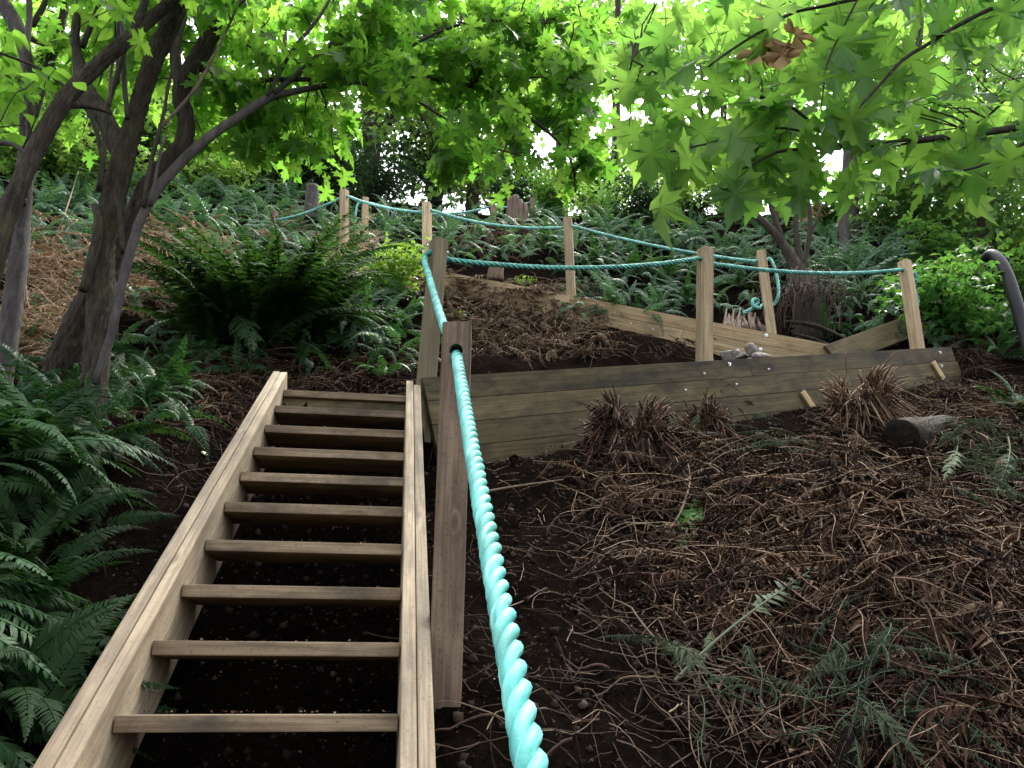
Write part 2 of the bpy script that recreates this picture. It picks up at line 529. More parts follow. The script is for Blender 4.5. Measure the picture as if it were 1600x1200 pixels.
# ------------------------------------------------------------------ the hill
BY = np.array([-60, -12, -4, -1.5, 0, 1.2, 2.5, 4.3, 5.9, 7.6, 8.7, 9.4, 10.6, 12, 14, 16, 25, 60, 150])
BZ = np.array([-5.4, -5.0, -3.7, -2.55, -1.68, -0.92, -0.05, 1.10, 2.12, 3.42, 4.35, 5.0, 6.1, 7.3, 8.75, 9.6, 11.0, 12.5, 14])
_w = rng.normal(0, 1, (40, 2)); _wp = rng.uniform(0, 6.28, 40)


def wob(x, y, freq, i0, n=8):
    z = 0
    for i in range(i0, i0 + n):
        d = _w[i] / np.linalg.norm(_w[i])
        f = freq * (0.6 + 0.8 * ((i * 0.37) % 1))
        z = z + np.sin((d[0] * x + d[1] * y) * f + _wp[i] + 0.7 * np.sin((d[1] * x - d[0] * y) * f * .6))
    return z / math.sqrt(n)


def sstep(a, b, x):
    t = np.clip((x - a) / (b - a), 0, 1)
    return t * t * (3 - 2 * t)


# the two retaining walls: front face lines of their top edges
W1A, W1B = np.array([-0.50, 4.40, 1.70]), np.array([3.93, 6.95, 2.98])
W2A, W2B = np.array([2.92, 7.40, 3.22]), np.array([-1.5, 8.32, 4.63])


def wall_frame(A, B):
    d = (B - A)[:2]; Lh = np.linalg.norm(d); d = d / Lh
    n = np.array([-d[1], d[0]])
    if n[1] < 0: n = -n
    return A, d, n, Lh, (B[2] - A[2]) / Lh


WF1, WF2 = wall_frame(W1A, W1B), wall_frame(W2A, W2B)
# stairs
S0 = np.array([-0.927, 2.112, -0.024]); SYAW = R(8.17); RISE, RUN, SW = 0.18, 0.2464, 0.66
sdir = np.array([-math.sin(SYAW), math.cos(SYAW), 0]); slat = np.array([math.cos(SYAW), math.sin(SYAW), 0])
LAND = S0 + 9 * (RUN * sdir + np.array([0, 0, RISE]))
# heaps of raked-up dead fern: x, y, radius, height
HEAPS = []


def ground(x, y):
    x = np.asarray(x, float); y = np.asarray(y, float)
    z = np.interp(y, BY, BZ)
    near = sstep(-3, 0.5, y)
    z = z + near * (0.22 * np.clip(-x - 1.2, 0, 6) - 0.05 * np.clip(x - 0.6, 0, 5) * (1 - sstep(7.5, 9.5, y)))
    z = z + 0.10 * wob(x, y, 1.5, 0) * sstep(0.6, 1.6, np.abs(x + 0.6)) + 0.035 * wob(x, y, 5.5, 8) + 0.016 * wob(x, y, 17, 16) + 0.013 * wob(x, y, 37, 20)
    for hx, hy, hr, hh in HEAPS:
        z = z + hh * np.exp(-((x - hx) ** 2 + (y - hy) ** 2) / (hr * hr))
    for (A, d, n, Lh, gr), hb, wid in ((WF2, 0.42, 0.95), (WF1, 0.56, 0.95)):
        s = (x - A[0]) * d[0] + (y - A[1]) * d[1]
        q = (x - A[0]) * n[0] + (y - A[1]) * n[1]
        inn = (sstep(-0.5, -0.3, s) * (1 - sstep(Lh + 0.05, Lh + 0.5, s))) if hb == 0.42 else ((s > -0.02) * (1 - sstep(Lh - 0.02, Lh + 0.5, s)))
        top = A[2] + gr * s - 0.055 + 0.012 * wob(x, y, 9, 24)
        # uphill side: the levelled path, then a cut bank back up to the hill
        bank = top + np.clip(q - wid, 0, 9) * 1.15
        up = np.where(q < wid, top, np.minimum(bank, np.maximum(z, top)))
        wb = inn * (q > 0.06)
        z = np.where(wb > 0, z * (1 - wb) + up * wb, z)
        # downhill side: soil meets the boards part-way up
        bot = A[2] + gr * s - hb * (1 - 0.25 * np.clip(s / Lh, 0, 1))
        k = inn * sstep(-0.75, -0.02, q) * (q <= 0.06)
        z = z * (1 - k) + (bot + 0.03 * wob(x, y, 4, 24)) * k
    # landing at the top of the stairs and the soil under the stairs
    dx, dy = x - LAND[0], y - LAND[1]
    a = dx * sdir[0] + dy * sdir[1]; b = dx * slat[0] + dy * slat[1]
    kl = sstep(-0.25, -0.05, b) * (1 - sstep(SW + 0.02, SW + 0.12, b)) * (a > 0.03) * (1 - sstep(0.75, 1.2, a))
    z = np.where(kl > 0, z * (1 - kl) + (LAND[2] - 0.03) * kl, z)
    under = LAND[2] + a * RISE / RUN - 0.34
    ku = sstep(-0.30, -0.02, b) * (1 - sstep(SW - 0.02, SW + 0.07, b)) * (a <= 0.03) * (a > -4.4)
    z = np.where(ku > 0, np.minimum(z, under) * ku + z * (1 - ku), z)
    return z


HT = None                                # height table, filled once the heaps are known


def height(x, y):
    if HT is None: return ground(x, y)
    tx = np.clip((np.asarray(x, float) + 12) / .04, 0, HT.shape[1] - 1.001); ty = np.clip((np.asarray(y, float) + 2) / .04, 0, HT.shape[0] - 1.001)
    i, j = tx.astype(int), ty.astype(int); fx, fy = tx - i, ty - j
    return (HT[j, i] * (1 - fx) + HT[j, i + 1] * fx) * (1 - fy) + (HT[j + 1, i] * (1 - fx) + HT[j + 1, i + 1] * fx) * fy


def hit(u, v, y0=0.9, y1=24):
    Y = np.arange(y0, y1, 0.015)
    yc = (600 - v) / F_PX
    kx = (u - 800) / F_PX / (CP - yc * SP)
    z = slope(v) * Y
    g = height(kx * Y, Y)
    k = np.nonzero(g >= z)[0]
    i = k[0] if len(k) else len(Y) - 1
    return np.array([kx * Y[i], Y[i], g[i]])


for (u, v, r_, h_) in ((1340, 860, 0.38, 0.24), (1440, 1010, 0.34, 0.19), (1180, 770, 0.26, 0.15), (1560, 720, 0.4, 0.22), (1010, 700, 0.22, 0.08), (1500, 640, .35, .13)):
    p = hit(u, v); HEAPS.append((p[0], p[1] + 0.12, r_, h_))
HEAPS.append((0.05, 6.2, 0.5, 0.10)); HEAPS.append((-0.35, 5.9, 0.45, 0.10))
HEAPS.append((-0.12, 2.42, 0.28, 0.11))


_hx, _hy = np.meshgrid(np.arange(-12, 12.01, .04), np.arange(-2, 24.01, .04))
HT = ground(_hx, _hy)


def axis(lo, hi, step, far_lo, far_hi, n=14):
    a = lo - np.geomspace(step * 2, lo - far_lo, n)[::-1]
    b = hi + np.geomspace(step * 2, far_hi - hi, n)
    return np.concatenate([a, np.arange(lo, hi, step), b])


gx, gy = axis(-7.5, 7.5, 0.055, -150, 150), axis(-1.2, 14.0, 0.055, -60, 150)
GX, GY = np.meshgrid(gx, gy)
GZ = ground(GX, GY)
GZ = GZ + rng.normal(0, .006, GZ.shape) * (np.hypot(GX, GY) < 9)
nx, ny = len(gx), len(gy)
ii = (np.arange(ny - 1)[:, None] * nx + np.arange(nx - 1)[None, :]).ravel()
gme = mesh_np('ground', np.stack([GX.ravel(), GY.ravel(), GZ.ravel()], -1), None, np.stack([ii, ii + 1, ii + nx + 1, ii + nx], -1), None, M['soil'], True)
tag(link('ground', gme), 'dark bare forest soil on the steep hillside', 'ground', kind='structure')


def gnormal(x, y, e=0.06):
    zx = (height(x + e, y) - height(x - e, y)) / (2 * e)
    zy = (height(x, y + e) - height(x, y - e)) / (2 * e)
    n = np.stack([-zx, -zy, np.ones_like(zx)], -1)
    return n / np.linalg.norm(n, axis=-1, keepdims=True)


# ------------------------------------------------------------------ timber
def box_mesh(name, L_, w_, h_, mat, bev=0.003, cuts=None):
    bm = bmesh.new()
    bmesh.ops.create_cube(bm, size=1.0)
    bmesh.ops.scale(bm, vec=(L_, w_, h_), verts=bm.verts)
    bmesh.ops.translate(bm, vec=(L_ / 2, 0, 0), verts=bm.verts)
    if cuts: cuts(bm)
    if bev: bmesh.ops.bevel(bm, geom=list(bm.edges), offset=bev, segments=2, profile=0.6, affect='EDGES')
    me = bpy.data.meshes.new(name)
    bm.to_mesh(me); bm.free()
    me.materials.append(mat)
    return me


def axes_matrix(A, X, Z):
    X = Vector([float(c) for c in X]).normalized(); Z = Vector([float(c) for c in Z])
    Z = (Z - X * Z.dot(X)).normalized()
    Y = Z.cross(X)
    m = Matrix((X, Y, Z)).transposed().to_4x4()
    m.translation = Vector([float(c) for c in A])
    return m


def beam(name, A, B, up, thick, high, mat, parent=None, bev=0.003, cuts=None):
    """board from A to B (centre line); `high` along up, `thick` across"""
    A, B = np.asarray(A, float), np.asarray(B, float)
    return link(name, box_mesh(name, float(np.linalg.norm(B - A)), thick, high, mat, bev, cuts), parent, axes_matrix(A, B - A, up))


UP = np.array([0, 0, 1.0])
# --- stairs
inc = RUN * sdir + RISE * UP; inc_n = inc / np.linalg.norm(inc)
perp = np.cross(slat, inc_n)
if perp[2] < 0: perp = -perp
stairs = empty('wooden_stairs', S0 - 8 * inc + slat * SW / 2 - UP * 0.2, 'steep open timber stairs with weathered treads climbing the dark soil bank', 'stairs')
for side, outs in ((-1, (0.0, 1.0)), (1, (0.0, 1.0))):
    for i in outs:
        lat = (-0.020 - 0.0395 * i) if side < 0 else (SW + 0.020 + 0.0395 * i)
        k1 = 9.38 if side < 0 else (9.22 - 0.28 * i)
        top = S0 + slat * lat + UP * (0.066 + (0.003 if i else 0.0))
        A_ = top - 8.4 * inc - perp * 0.143
        B_ = top + k1 * inc - perp * 0.143
        def plumb(bm, t=RISE / RUN):
            for v in bm.verts:
                if v.co.z < 0 and v.co.x > 1: v.co.x += 0.0
                if v.co.x < 0.1 and v.co.z < 0: v.co.x += 0.20
        sb = beam('stringer', A_, B_, perp, 0.038, 0.286, M['stringer_x'], stairs, 0.006, plumb)
for k in range(-8, 10):
    A_ = S0 + k * inc + sdir * 0.117 - UP * 0.019 + UP * rng.normal(0, .002)
    beam('tread', A_ + slat * 0.002, A_ + slat * (SW - 0.002), UP, 0.235, 0.038, M['tread_x'], stairs, 0.004)
A_ = LAND + sdir * 0.045 - UP * (0.042 + 0.068)
beam('riser', A_ + slat * 0.002, A_ + slat * (SW - .002), UP, 0.036, 0.134, M['wall_x'], stairs)


# --- retaining walls
def bolt(P, n, parent, r=0.016):
    """washer and hexagon head, facing n"""
    bm = bmesh.new()
    for rad, dep, seg, off in ((r * 1.25, 0.003, 16, 0.0015), (r * 0.75, 0.010, 6, 0.008)):
        q = bmesh.ops.create_cone(bm, cap_ends=True, segments=seg, radius1=rad, radius2=rad * .96, depth=dep)
        bmesh.ops.translate(bm, vec=(0, 0, off), verts=q['verts'])
    me = bpy.data.meshes.new('bolt'); bm.to_mesh(me); bm.free(); me.materials.append(M['steel'])
    m = Vector([float(c) for c in n]).to_track_quat('Z', 'Y').to_matrix().to_4x4(); m.translation = Vector([float(c) for c in P])
    return link('bolt', me, parent, m)


def wall(WF, courses, hgt, mat, joints, label, s_over=(0.0, 0.0)):
    A, d, n, Lh, gr = WF
    D3 = np.array([d[0], d[1], gr]); D3n = D3 / np.linalg.norm(D3)
    n3 = np.array([n[0], n[1], 0.0])
    upv = np.cross(n3, D3n); upv = upv if upv[2] > 0 else -upv
    root = empty('retaining_wall', A + D3 * Lh / 2 - UP * courses * hgt, label, 'retaining wall')
    for c in range(courses):
        ss = [s_over[0]] + joints[c] + [Lh + s_over[1] + (c * 0.02)]
        for a, b in zip(ss[:-1], ss[1:]):
            off = n3 * (0.02 + rng.uniform(-0.003, 0.003)) - upv * ((c + 0.5) * hgt)
            beam('plank', A + D3 * (a + 0.002) + off, A + D3 * (b - 0.002) + off, upv, 0.038, hgt - 0.0025, M['walltop_x'] if (mat is M['wall_x'] and c == 0) else mat, root, 0.0025)
    return root, (lambda s, dn, dq=0.0: A + D3 * s - upv * dn - n3 * dq), -n3, D3n, upv


w1, p1, n1f, d1, u1 = wall(WF1, 4, 0.139, M['wall_x'], [[2.55], [3.6], [1.3, 3.9], [2.2]],
                           'long damp grey-green plank retaining wall beside the top of the stairs')
w2, p2, n2f, d2, u2 = wall(WF2, 3, 0.139, M['tan_x'], [[2.35], [1.2, 2.1], [3.0]],
                           'pale tan plank retaining wall rising leftward on the upper path', (-0.18, 0.0))
L1, L2 = WF1[3], WF2[3]


def wall_s(WF, u, v):
    """distance along a wall front under a sight line"""
    A, d, n, Lh, gr = WF
    yc = (600 - v) / F_PX
    r = np.array([(u - 800) / F_PX, CP - yc * SP])
    k = (A[0] * n[0] + A[1] * n[1]) / (r[0] * n[0] + r[1] * n[1])
    P = r * k
    s = (P - A[:2]) @ d
    return s, (A[2] + gr * s) - k * (SP + yc * CP)


for (u, v) in ((1138, 569), (1143, 601), (1197, 577), (1096, 584), (1467, 551), (1466, 572), (1062, 610)):
    s, dn = wall_s(WF1, u, v)
    bolt(p1(s, max(dn, .02) * 0.97), n1f, w1, 0.011 if u in (1138, 1467, 1466) else 0.006)
for (u, v) in ((1199, 524), (1198, 547), (965, 489), (1030, 516), (995, 507)):
    s, dn = wall_s(WF2, u, v)
    bolt(p2(s, max(dn, .02) * 0.97), n2f, w2, 0.014 if u > 1190 else 0.007)
for (u0, v0, u1_, v1_, wd) in ((1241, 612, 1255, 641, 0.055), (1452, 566, 1464, 592, 0.06)):
    (sa, da), (sb_, db) = wall_s(WF1, u0, v0), wall_s(WF1, u1_, v1_)
    beam('spacer_or_slot_block', p1(sa, da, .012), p1(sb_, db, .012), n1f, wd, 0.022, M['tan_x'], w1, 0.002)
(sa, da), (sb_, db) = wall_s(WF2, 945, 487), wall_s(WF2, 938, 506)
beam('spacer_or_slot_block', p2(sa, da, .008), p2(sb_, db, .008), n2f, 0.08, 0.014, M['wall_x'], w2, 0.002)  # dark block added in place of a dark slot in the wall


# --- posts
def post(base, top, yaw, mat, label, group='square timber posts carrying the rope', hole=None, size=0.089, extra=0.35, hole_z=None):
    base, top = np.asarray(base, float), np.asarray(top, float)
    ax = top - base; Ln = np.linalg.norm(ax); axn = ax / Ln
    bm = bmesh.new()
    bmesh.ops.create_cube(bm, size=1.0)
    bmesh.ops.scale(bm, vec=(size, size, Ln + extra), verts=bm.verts)
    bmesh.ops.translate(bm, vec=(0, 0, (Ln + extra) / 2 - extra), verts=bm.verts)
    for v in bm.verts:
        if v.co.z > 0: v.co.z += v.co.x * random.uniform(-.10, .10)
    bmesh.ops.bevel(bm, geom=list(bm.edges), offset=0.005, segments=2, profile=0.6, affect='EDGES')
    me = bpy.data.meshes.new('post'); bm.to_mesh(me); bm.free()
    me.materials.append(mat)
    X = np.array([math.cos(yaw), math.sin(yaw), 0])
    m = axes_matrix(base, X - axn * X.dot(axn), axn)
    o = link('rope_post', me, None, m)
    # bored hole
    if hole is not None:
        cb = bmesh.new()
        bmesh.ops.create_cone(cb, cap_ends=True, segments=20, radius1=0.0205, radius2=0.0205, depth=0.4)
        cm = bpy.data.meshes.new('cutter'); cb.to_mesh(cm); cb.free()
        co = bpy.data.objects.new('cutter', cm); COL.objects.link(co)
        rot = Matrix.Rotation(PI / 2, 4, 'X' if hole == 'y' else 'Y')
        co.matrix_world = m @ Matrix.Translation((0, 0, Ln - (hole_z or 0.10))) @ rot
        md = o.modifiers.new('bore', 'BOOLEAN'); md.object = co; md.operation = 'DIFFERENCE'; md.solver = 'EXACT'
        dg = bpy.context.evaluated_depsgraph_get(); dg.update()
        em = bpy.data.meshes.new_from_object(o.evaluated_get(dg))
        o.modifiers.clear(); o.data = em; em.name = 'post'
        bpy.data.objects.remove(co)
    return tag(o, label, 'post', group)


y1 = math.atan2(WF1[1][1], WF1[1][0]); y2 = math.atan2(-WF2[1][1], -WF2[1][0])
GP = 'square timber posts carrying the rope'
pA = (np.array([-0.184, 2.47, -0.05]), np.array([-0.170, 2.40, 1.095]))
post(*pA, R(2), M['greypost_z'], 'weathered grey-brown post with rope through its bored hole, beside the stairs', hole='y', hole_z=0.092)


def wpost(WF, u, v, Y_h, vt, ut=None, yaw=0, mat=None, label='', hole='x', hz=0.10):
    """post standing just behind a wall's boards"""
    s, dn = wall_s(WF, u, v)
    A, d, n, Lh, gr = WF
    b = np.array([A[0] + d[0] * s + n[0] * 0.089, A[1] + d[1] * s + n[1] * 0.089, A[2] + gr * s - 0.02])
    t = at(ut if ut else u, vt, b[1])
    post(b, t, yaw, mat, label, hole=hole, hole_z=hz)
    return b, t


pB = wpost(WF1, 676, 590, 0, 376, 686, y1, M['greenpost_z'], 'olive-tinted post at the left end of the damp wall, rope bending round it')
pC = wpost(WF1, 1113, 560, 0, 389, 1102, y1, M['post_z'], 'tan knotty post standing midway along the damp lower wall')
pD = wpost(WF1, 1448, 541, 0, 409, 1413, y1, M['post_z'], 'tan leaning post at the right end of the damp wall, rope tail behind it')
pE = wpost(WF2, 1207, 518, 0, 393, 1189, y2, M['post_z'], 'tan post at the right end of the upper wall with looped and knotted rope end')
pF = wpost(WF2, 891, 458, 0, 342, 887, y2, M['post_z'], 'pale post halfway along the upper plank wall')
pG = wpost(WF2, 664, 412, 0, 318, 667, y2, M['post_z'], 'pale post rising behind the olive post at the landing')
pHb = at(538, 385, 9.35); pHt = at(538, 298, 9.35)
post(pHb, pHt, R(-25), M['post_z'], 'pale post among ferns at the far left of the upper rope', hole='x')
pIb = at(570, 360, 10.7); pIt = at(571, 310, 10.7)
post(pIb, pIt, R(20), M['post_z'], 'small pale post among ferns with a rope end hanging down its left side', hole='x')
pJb = at(771, 352, 12.0); pJt = at(769, 318, 12.0)
post(pJb, pJt, R(15), M['greypost_z'], 'short grey post left of the pink stump on the top path', hole='x')
pKb = at(831, 350, 12.6); pKt = at(832, 311, 12.6)
post(pKb, pKt, R(15), M['greypost_z'], 'small pale post right of the pink stump on the top path', hole='x')
pZb = np.array([0.115, 0.12, -1.65]); pZt = np.array([0.10, 0.12, -0.42])
post(pZb, pZt, R(2), M['greypost_z'], 'post at the foot of the stairs holding the lower rope end', hole='y')
pYb = at(426, 395, 9.8); pYt = at(428, 331, 9.8)
post(pYb, pYt, R(-20), M['stump'], 'weathered pinkish post behind the dark fern, left of the pale posts', hole='x')


# --- rope: three laid strands each
def rope(path, label, group='teal laid ropes strung along the posts', D=0.034, skylit_tint=.38):
    P = smooth_line(path, 0.02)
    seg = np.linalg.norm(np.diff(P, axis=0), axis=1); s = np.concatenate([[0], np.cumsum(seg)])
    n = max(8, int(s[-1] / 0.0085))
    q = np.linspace(0, s[-1], n)
    P = np.stack([np.interp(q, s, P[:, i]) for i in range(3)], -1)
    T, N, B = frames(P)
    root = empty('rope', P[0], label, 'rope', group)
    for k in range(3):
        a = q / (D * 3.6) * 2 * PI + k * 2 * PI / 3
        C_ = P + 0.255 * D * (np.cos(a)[:, None] * N + np.sin(a)[:, None] * B)
        V, F3, F4 = tube(C_, 0.262 * D * (1 + .05 * np.sin(q * 31 + k) + rng.normal(0, .018, len(q))), 10)
        fib = np.tile(rng.normal(0, .22, 10), len(C_))
        MB().add(V, F3, F4, np.clip(skylit_tint + np.concatenate([fib, [0, 0]]) + 0.12 * np.sin(rng.uniform(0, 6) + np.arange(len(V)) * 0.004) + rng.normal(0, .07, len(V)), 0, 1)).build('strand', M['rope'], root, True)
    return root


def sag(a, b, drop, n=7):
    t = np.linspace(0, 1, n)[:, None]
    P = a + (b - a) * t
    P[:, 2] -= (4 * drop * t * (1 - t))[:, 0]
    return P


def hole_at(p, dz=0.10):
    b, t = p
    a = (t - b) / np.linalg.norm(t - b)
    return t - a * dz


def xdir(yaw): return np.array([math.cos(yaw), math.sin(yaw), 0])


hA, hB, hC, hD = hole_at(pA, .092), hole_at(pB), hole_at(pC), hole_at(pD)
x1 = xdir(y1)
hZ = hole_at((pZb, pZt))
pathr = [hZ + [0, -.25, -.16], hZ + [0, -0.06, -.045]]
pathr += list(sag(hZ + [0, .06, .04], hA + [0.006, -.06, -.035], 0.035, 6))
pathr += [hA + [-0.004, .05, .02], hA + [-0.02, 0.12, .06]]
e = hB - x1 * 0.085 + np.array([0, -0.01, -0.015])
pathr += [hA + (e - hA) * 0.4 - UP * .05, hA + (e - hA) * 0.75 - UP * .05, e - UP * .045, hB - x1 * 0.055 + UP * .004, hB, hB + x1 * 0.06 - UP * .004]
pathr += list(sag(hB + x1 * .1 - UP * .008, hC - x1 * .06, 0.065, 7)) + [hC, hC + x1 * .06]
pathr += list(sag(hC + x1 * .1 - UP * .004, hD - x1 * .06, 0.055, 7)) + [hD, hD + x1 * .06]
# knot and tail behind the last post
kD = hD + x1 * 0.10
for i in range(9):
    a = i / 8 * 2.6 * PI
    pathr.append(kD + x1 * (0.035 * math.sin(a) + .01) + UP * 0.035 * (math.cos(a) - .6) + np.array([.3, .8, 0]) * (i * .007))
pathr += [kD + x1 * .03 - UP * .10 + [0, .06, 0], kD + x1 * .07 - UP * .20 + [0, .08, 0], kD + x1 * .05 - UP * .27 + [0, .08, 0]]
rope(pathr, 'lower teal rope running from beside the stairs to the leaning right post')

hE, hF, hG = hole_at(pE), hole_at(pF), hole_at(pG)
x2 = xdir(y2)
hH = hole_at((pHb, pHt)); hY = hole_at((pYb, pYt), .12)
Ye = pE[0][1]
path2 = [at(1161, 489, Ye - .03), at(1172, 484, Ye - .03), at(1180, 479, Ye - .01), at(1185, 470, Ye + .02), at(1177, 468, Ye - .05), at(1177, 478, Ye - .06), at(1187, 481, Ye - .02),
         at(1193, 476, Ye + .07), at(1204, 478, Ye + .075), at(1212, 472, Ye + .04), at(1216.5, 458, Ye - .02), at(1214.5, 435, Ye - .03), at(1209, 415, Ye - .03)]
path2 += [hE + x2 * .075 + UP * .012, hE + x2 * .05, hE - x2 * .055]
path2 += list(sag(hE - x2 * .1, hF + x2 * .06, .045, 7)) + [hF, hF - x2 * .06]
path2 += list(sag(hF - x2 * .1, hG + x2 * .06, .075, 7)) + [hG, hG - x2 * .06]
xh = xdir(R(-25))
path2 += list(sag(hG - x2 * .1, hH + xh * .06, .04, 7)) + [hH, hH - xh * .06]
path2 += list(sag(hH - xh * .1, hY + [.06, 0, 0], .04, 5)) + [hY, hY - [.08, 0, .02]]
rope(path2, 'upper teal rope with a knotted end looped round the right post', skylit_tint=.72)  # same rope as the lower one; sky light on it painted as a paler tint
hI, hJ, hK = hole_at((pIb, pIt), .08), hole_at((pJb, pJt), .07), hole_at((pKb, pKt), .08)
path3 = [hI + [-.115, -.06, -.42], hI + [-.12, -.05, -.2], hI + [-.105, -.02, -.03], hI + [-.06, 0, .01], hI, hI + [.06, 0, 0]]
path3 += list(sag(hI + [.1, 0, -.004], hJ - [.07, 0, 0], .16, 7)) + [hJ, hJ + [.07, 0, 0]]
path3 += list(sag(hJ + [.1, 0, 0], hK - [.07, 0, 0], .03, 5)) + [hK, hK + [.1, 0, .02]]
rope(path3, 'thin-looking farthest teal rope along the top path to the pink stump', skylit_tint=.7)  # paler tint again paints in the sky light


# ------------------------------------------------------------------ leaves and fronds
_half = [(0, 0), (.14, -.06), (.33, -.17), (.29, -.03), (.43, -.03), (.31, .10), (.23, .16), (.40, .20), (.53, .13), (.56, .25), (.80, .35), (.58, .38), (.60, .51),
         (.46, .46), (.35, .43), (.20, .42), (.23, .56), (.37, .66), (.22, .70), (.20, .85), (.09, .84), (0, 1.10)]
_half_lo = [(0, 0), (.40, -.12), (.30, .13), (.72, .36), (.52, .50), (.27, .46), (.24, .72), (0, 1.05)]


def leaf_arrays(half, curl=0.18, fold=0.15, droop=0.25, petiole=0.0, wob_=0.04):
    pts = half + [(-x, y) for x, y in half[-2:0:-1]]
    P = np.array(pts)
    c = np.array([0, 0.30])
    V2 = np.vstack([P, c])
    r = np.linalg.norm(V2 - c, axis=1)
    z = fold * np.abs(V2[:, 0]) - curl * r ** 2 - droop * np.clip(V2[:, 1] - .3, 0, 2) ** 2 + rng.normal(0, wob_, len(V2)) * (r > .2)
    z = z - z[0]
    V = np.column_stack([V2, z])
    n = len(P); k = np.arange(n)
    F3 = np.stack([k, (k + 1) % n, np.full(n, n)], -1)
    T = 0.40 + .16 * np.clip(r / .8, 0, 1.2) + rng.normal(0, .04, len(V)); T[-1] = .62      # paler along the veins
    mb = MB().add(V, F3, None, T)
    if petiole:
        t = np.linspace(0, 1, 5)
        pv, p3, p4 = tube(np.stack([0 * t, -petiole * t, petiole * .55 * t ** 1.6], -1), .011, 3, False)
        mb.add(pv, None, p4, .85)
    return mb.arrays()


BIG = [leaf_arrays(_half, .10, .10, .18, .85, .02), leaf_arrays(_half, .22, .03, .30, .7, .025), leaf_arrays(_half, .05, .20, .10, .95, .02), leaf_arrays(_half, .38, -.06, .5, .8, .045), leaf_arrays(_half, .16, .30, .35, .9, .04)]
MED = [leaf_arrays(_half, .10, .12, .18, .4, .02), leaf_arrays(_half, .2, .03, .3, .35, .025)]
LOW = [leaf_arrays(_half_lo, .22, .2, .25), leaf_arrays(_half_lo, .35, .1, .4)]
OVAL = [leaf_arrays([(0, 0), (.17, .12), (.29, .34), (.24, .62), (.12, .86), (0, 1.05)], .10, .22, .25, .15)]
TRIF = (lambda o: (np.vstack([o[0] * .8, o[0] * .62 @ np.array([[.35, .94, 0], [-.94, .35, 0], [0, 0, 1.]]) , o[0] * .62 @ np.array([[.35, -.94, 0], [.94, .35, 0], [0, 0, 1.]])]),
                   np.vstack([o[1], o[1] + len(o[0]), o[1] + 2 * len(o[0])]), np.zeros((0, 4), int), np.concatenate([o[3]] * 3)))(leaf_arrays([(0, 0), (.26, .22), (.30, .5), (.16, .8), (0, 1.05)], .12, .2, .25))
DIA = (np.array([[0, 0, 0], [.42, .45, .10], [0, 1, -.16], [-.42, .45, .10]]), np.array([[0, 1, 2], [0, 2, 3]]), np.zeros((0, 4), int), np.full(4, .5))


def leaf_frames(n, tip_down=(20, 55), roll=25, az=None):
    """leaf axes: +Y base to tip (outward, drooping), +Z the upper face"""
    a = rng.uniform(0, 2 * PI, n) if az is None else az
    p = np.radians(rng.uniform(*tip_down, n))
    Y = np.stack([np.cos(a) * np.cos(p), np.sin(a) * np.cos(p), -np.sin(p)], -1)
    up = np.array([0, 0, 1.0]) + rng.normal(0, math.tan(R(roll)) * .6, (n, 3))
    X = np.cross(Y, up); X /= np.linalg.norm(X, axis=1)[:, None] + 1e-9
    Z = np.cross(X, Y)
    return np.stack([X, Y, Z], -1)


def mat4(Mx, P, s):
    m = Matrix([[float(Mx[i, j] * s) for j in range(3)] + [float(P[i])] for i in range(3)] + [[0, 0, 0, 1]])
    return m


def put_leaves(root, meshes, bases, Mx, P, size, tint, mat, visible, name='leaf', rest='foliage', n_obj=300):
    """the largest-looking leaves in view as parts, the rest as one part"""
    P = np.asarray(P)
    dep = P[:, 1] * CP + P[:, 2] * SP
    u = P[:, 0] / np.maximum(dep, .1) * F_PX
    v = 600 - (-P[:, 1] * SP + P[:, 2] * CP) / np.maximum(dep, .1) * F_PX
    inv = (np.abs(u) < 800) & (v > 0) & (v < 1200) & (dep > .3)
    score = np.where(inv, size / np.maximum(dep, .3), 0)
    order = np.argsort(-score)
    k = min(n_obj, int(inv.sum()))
    for j in order[:k]:
        b = int(rng.integers(len(meshes)))
        link(name, meshes[b], root, mat4(Mx[j], P[j], float(size[j])))
    ro = order[k:]
    if len(ro):
        mb = MB()
        which = rng.integers(0, len(bases), len(ro))
        for b in range(len(bases)):
            q = ro[which == b]
            if len(q): mb.add(*replicate(bases[b], Mx[q] * size[q][:, None, None], P[q], tint[q]))
        tag(mb.build(rest, mat, root), kind='stuff')


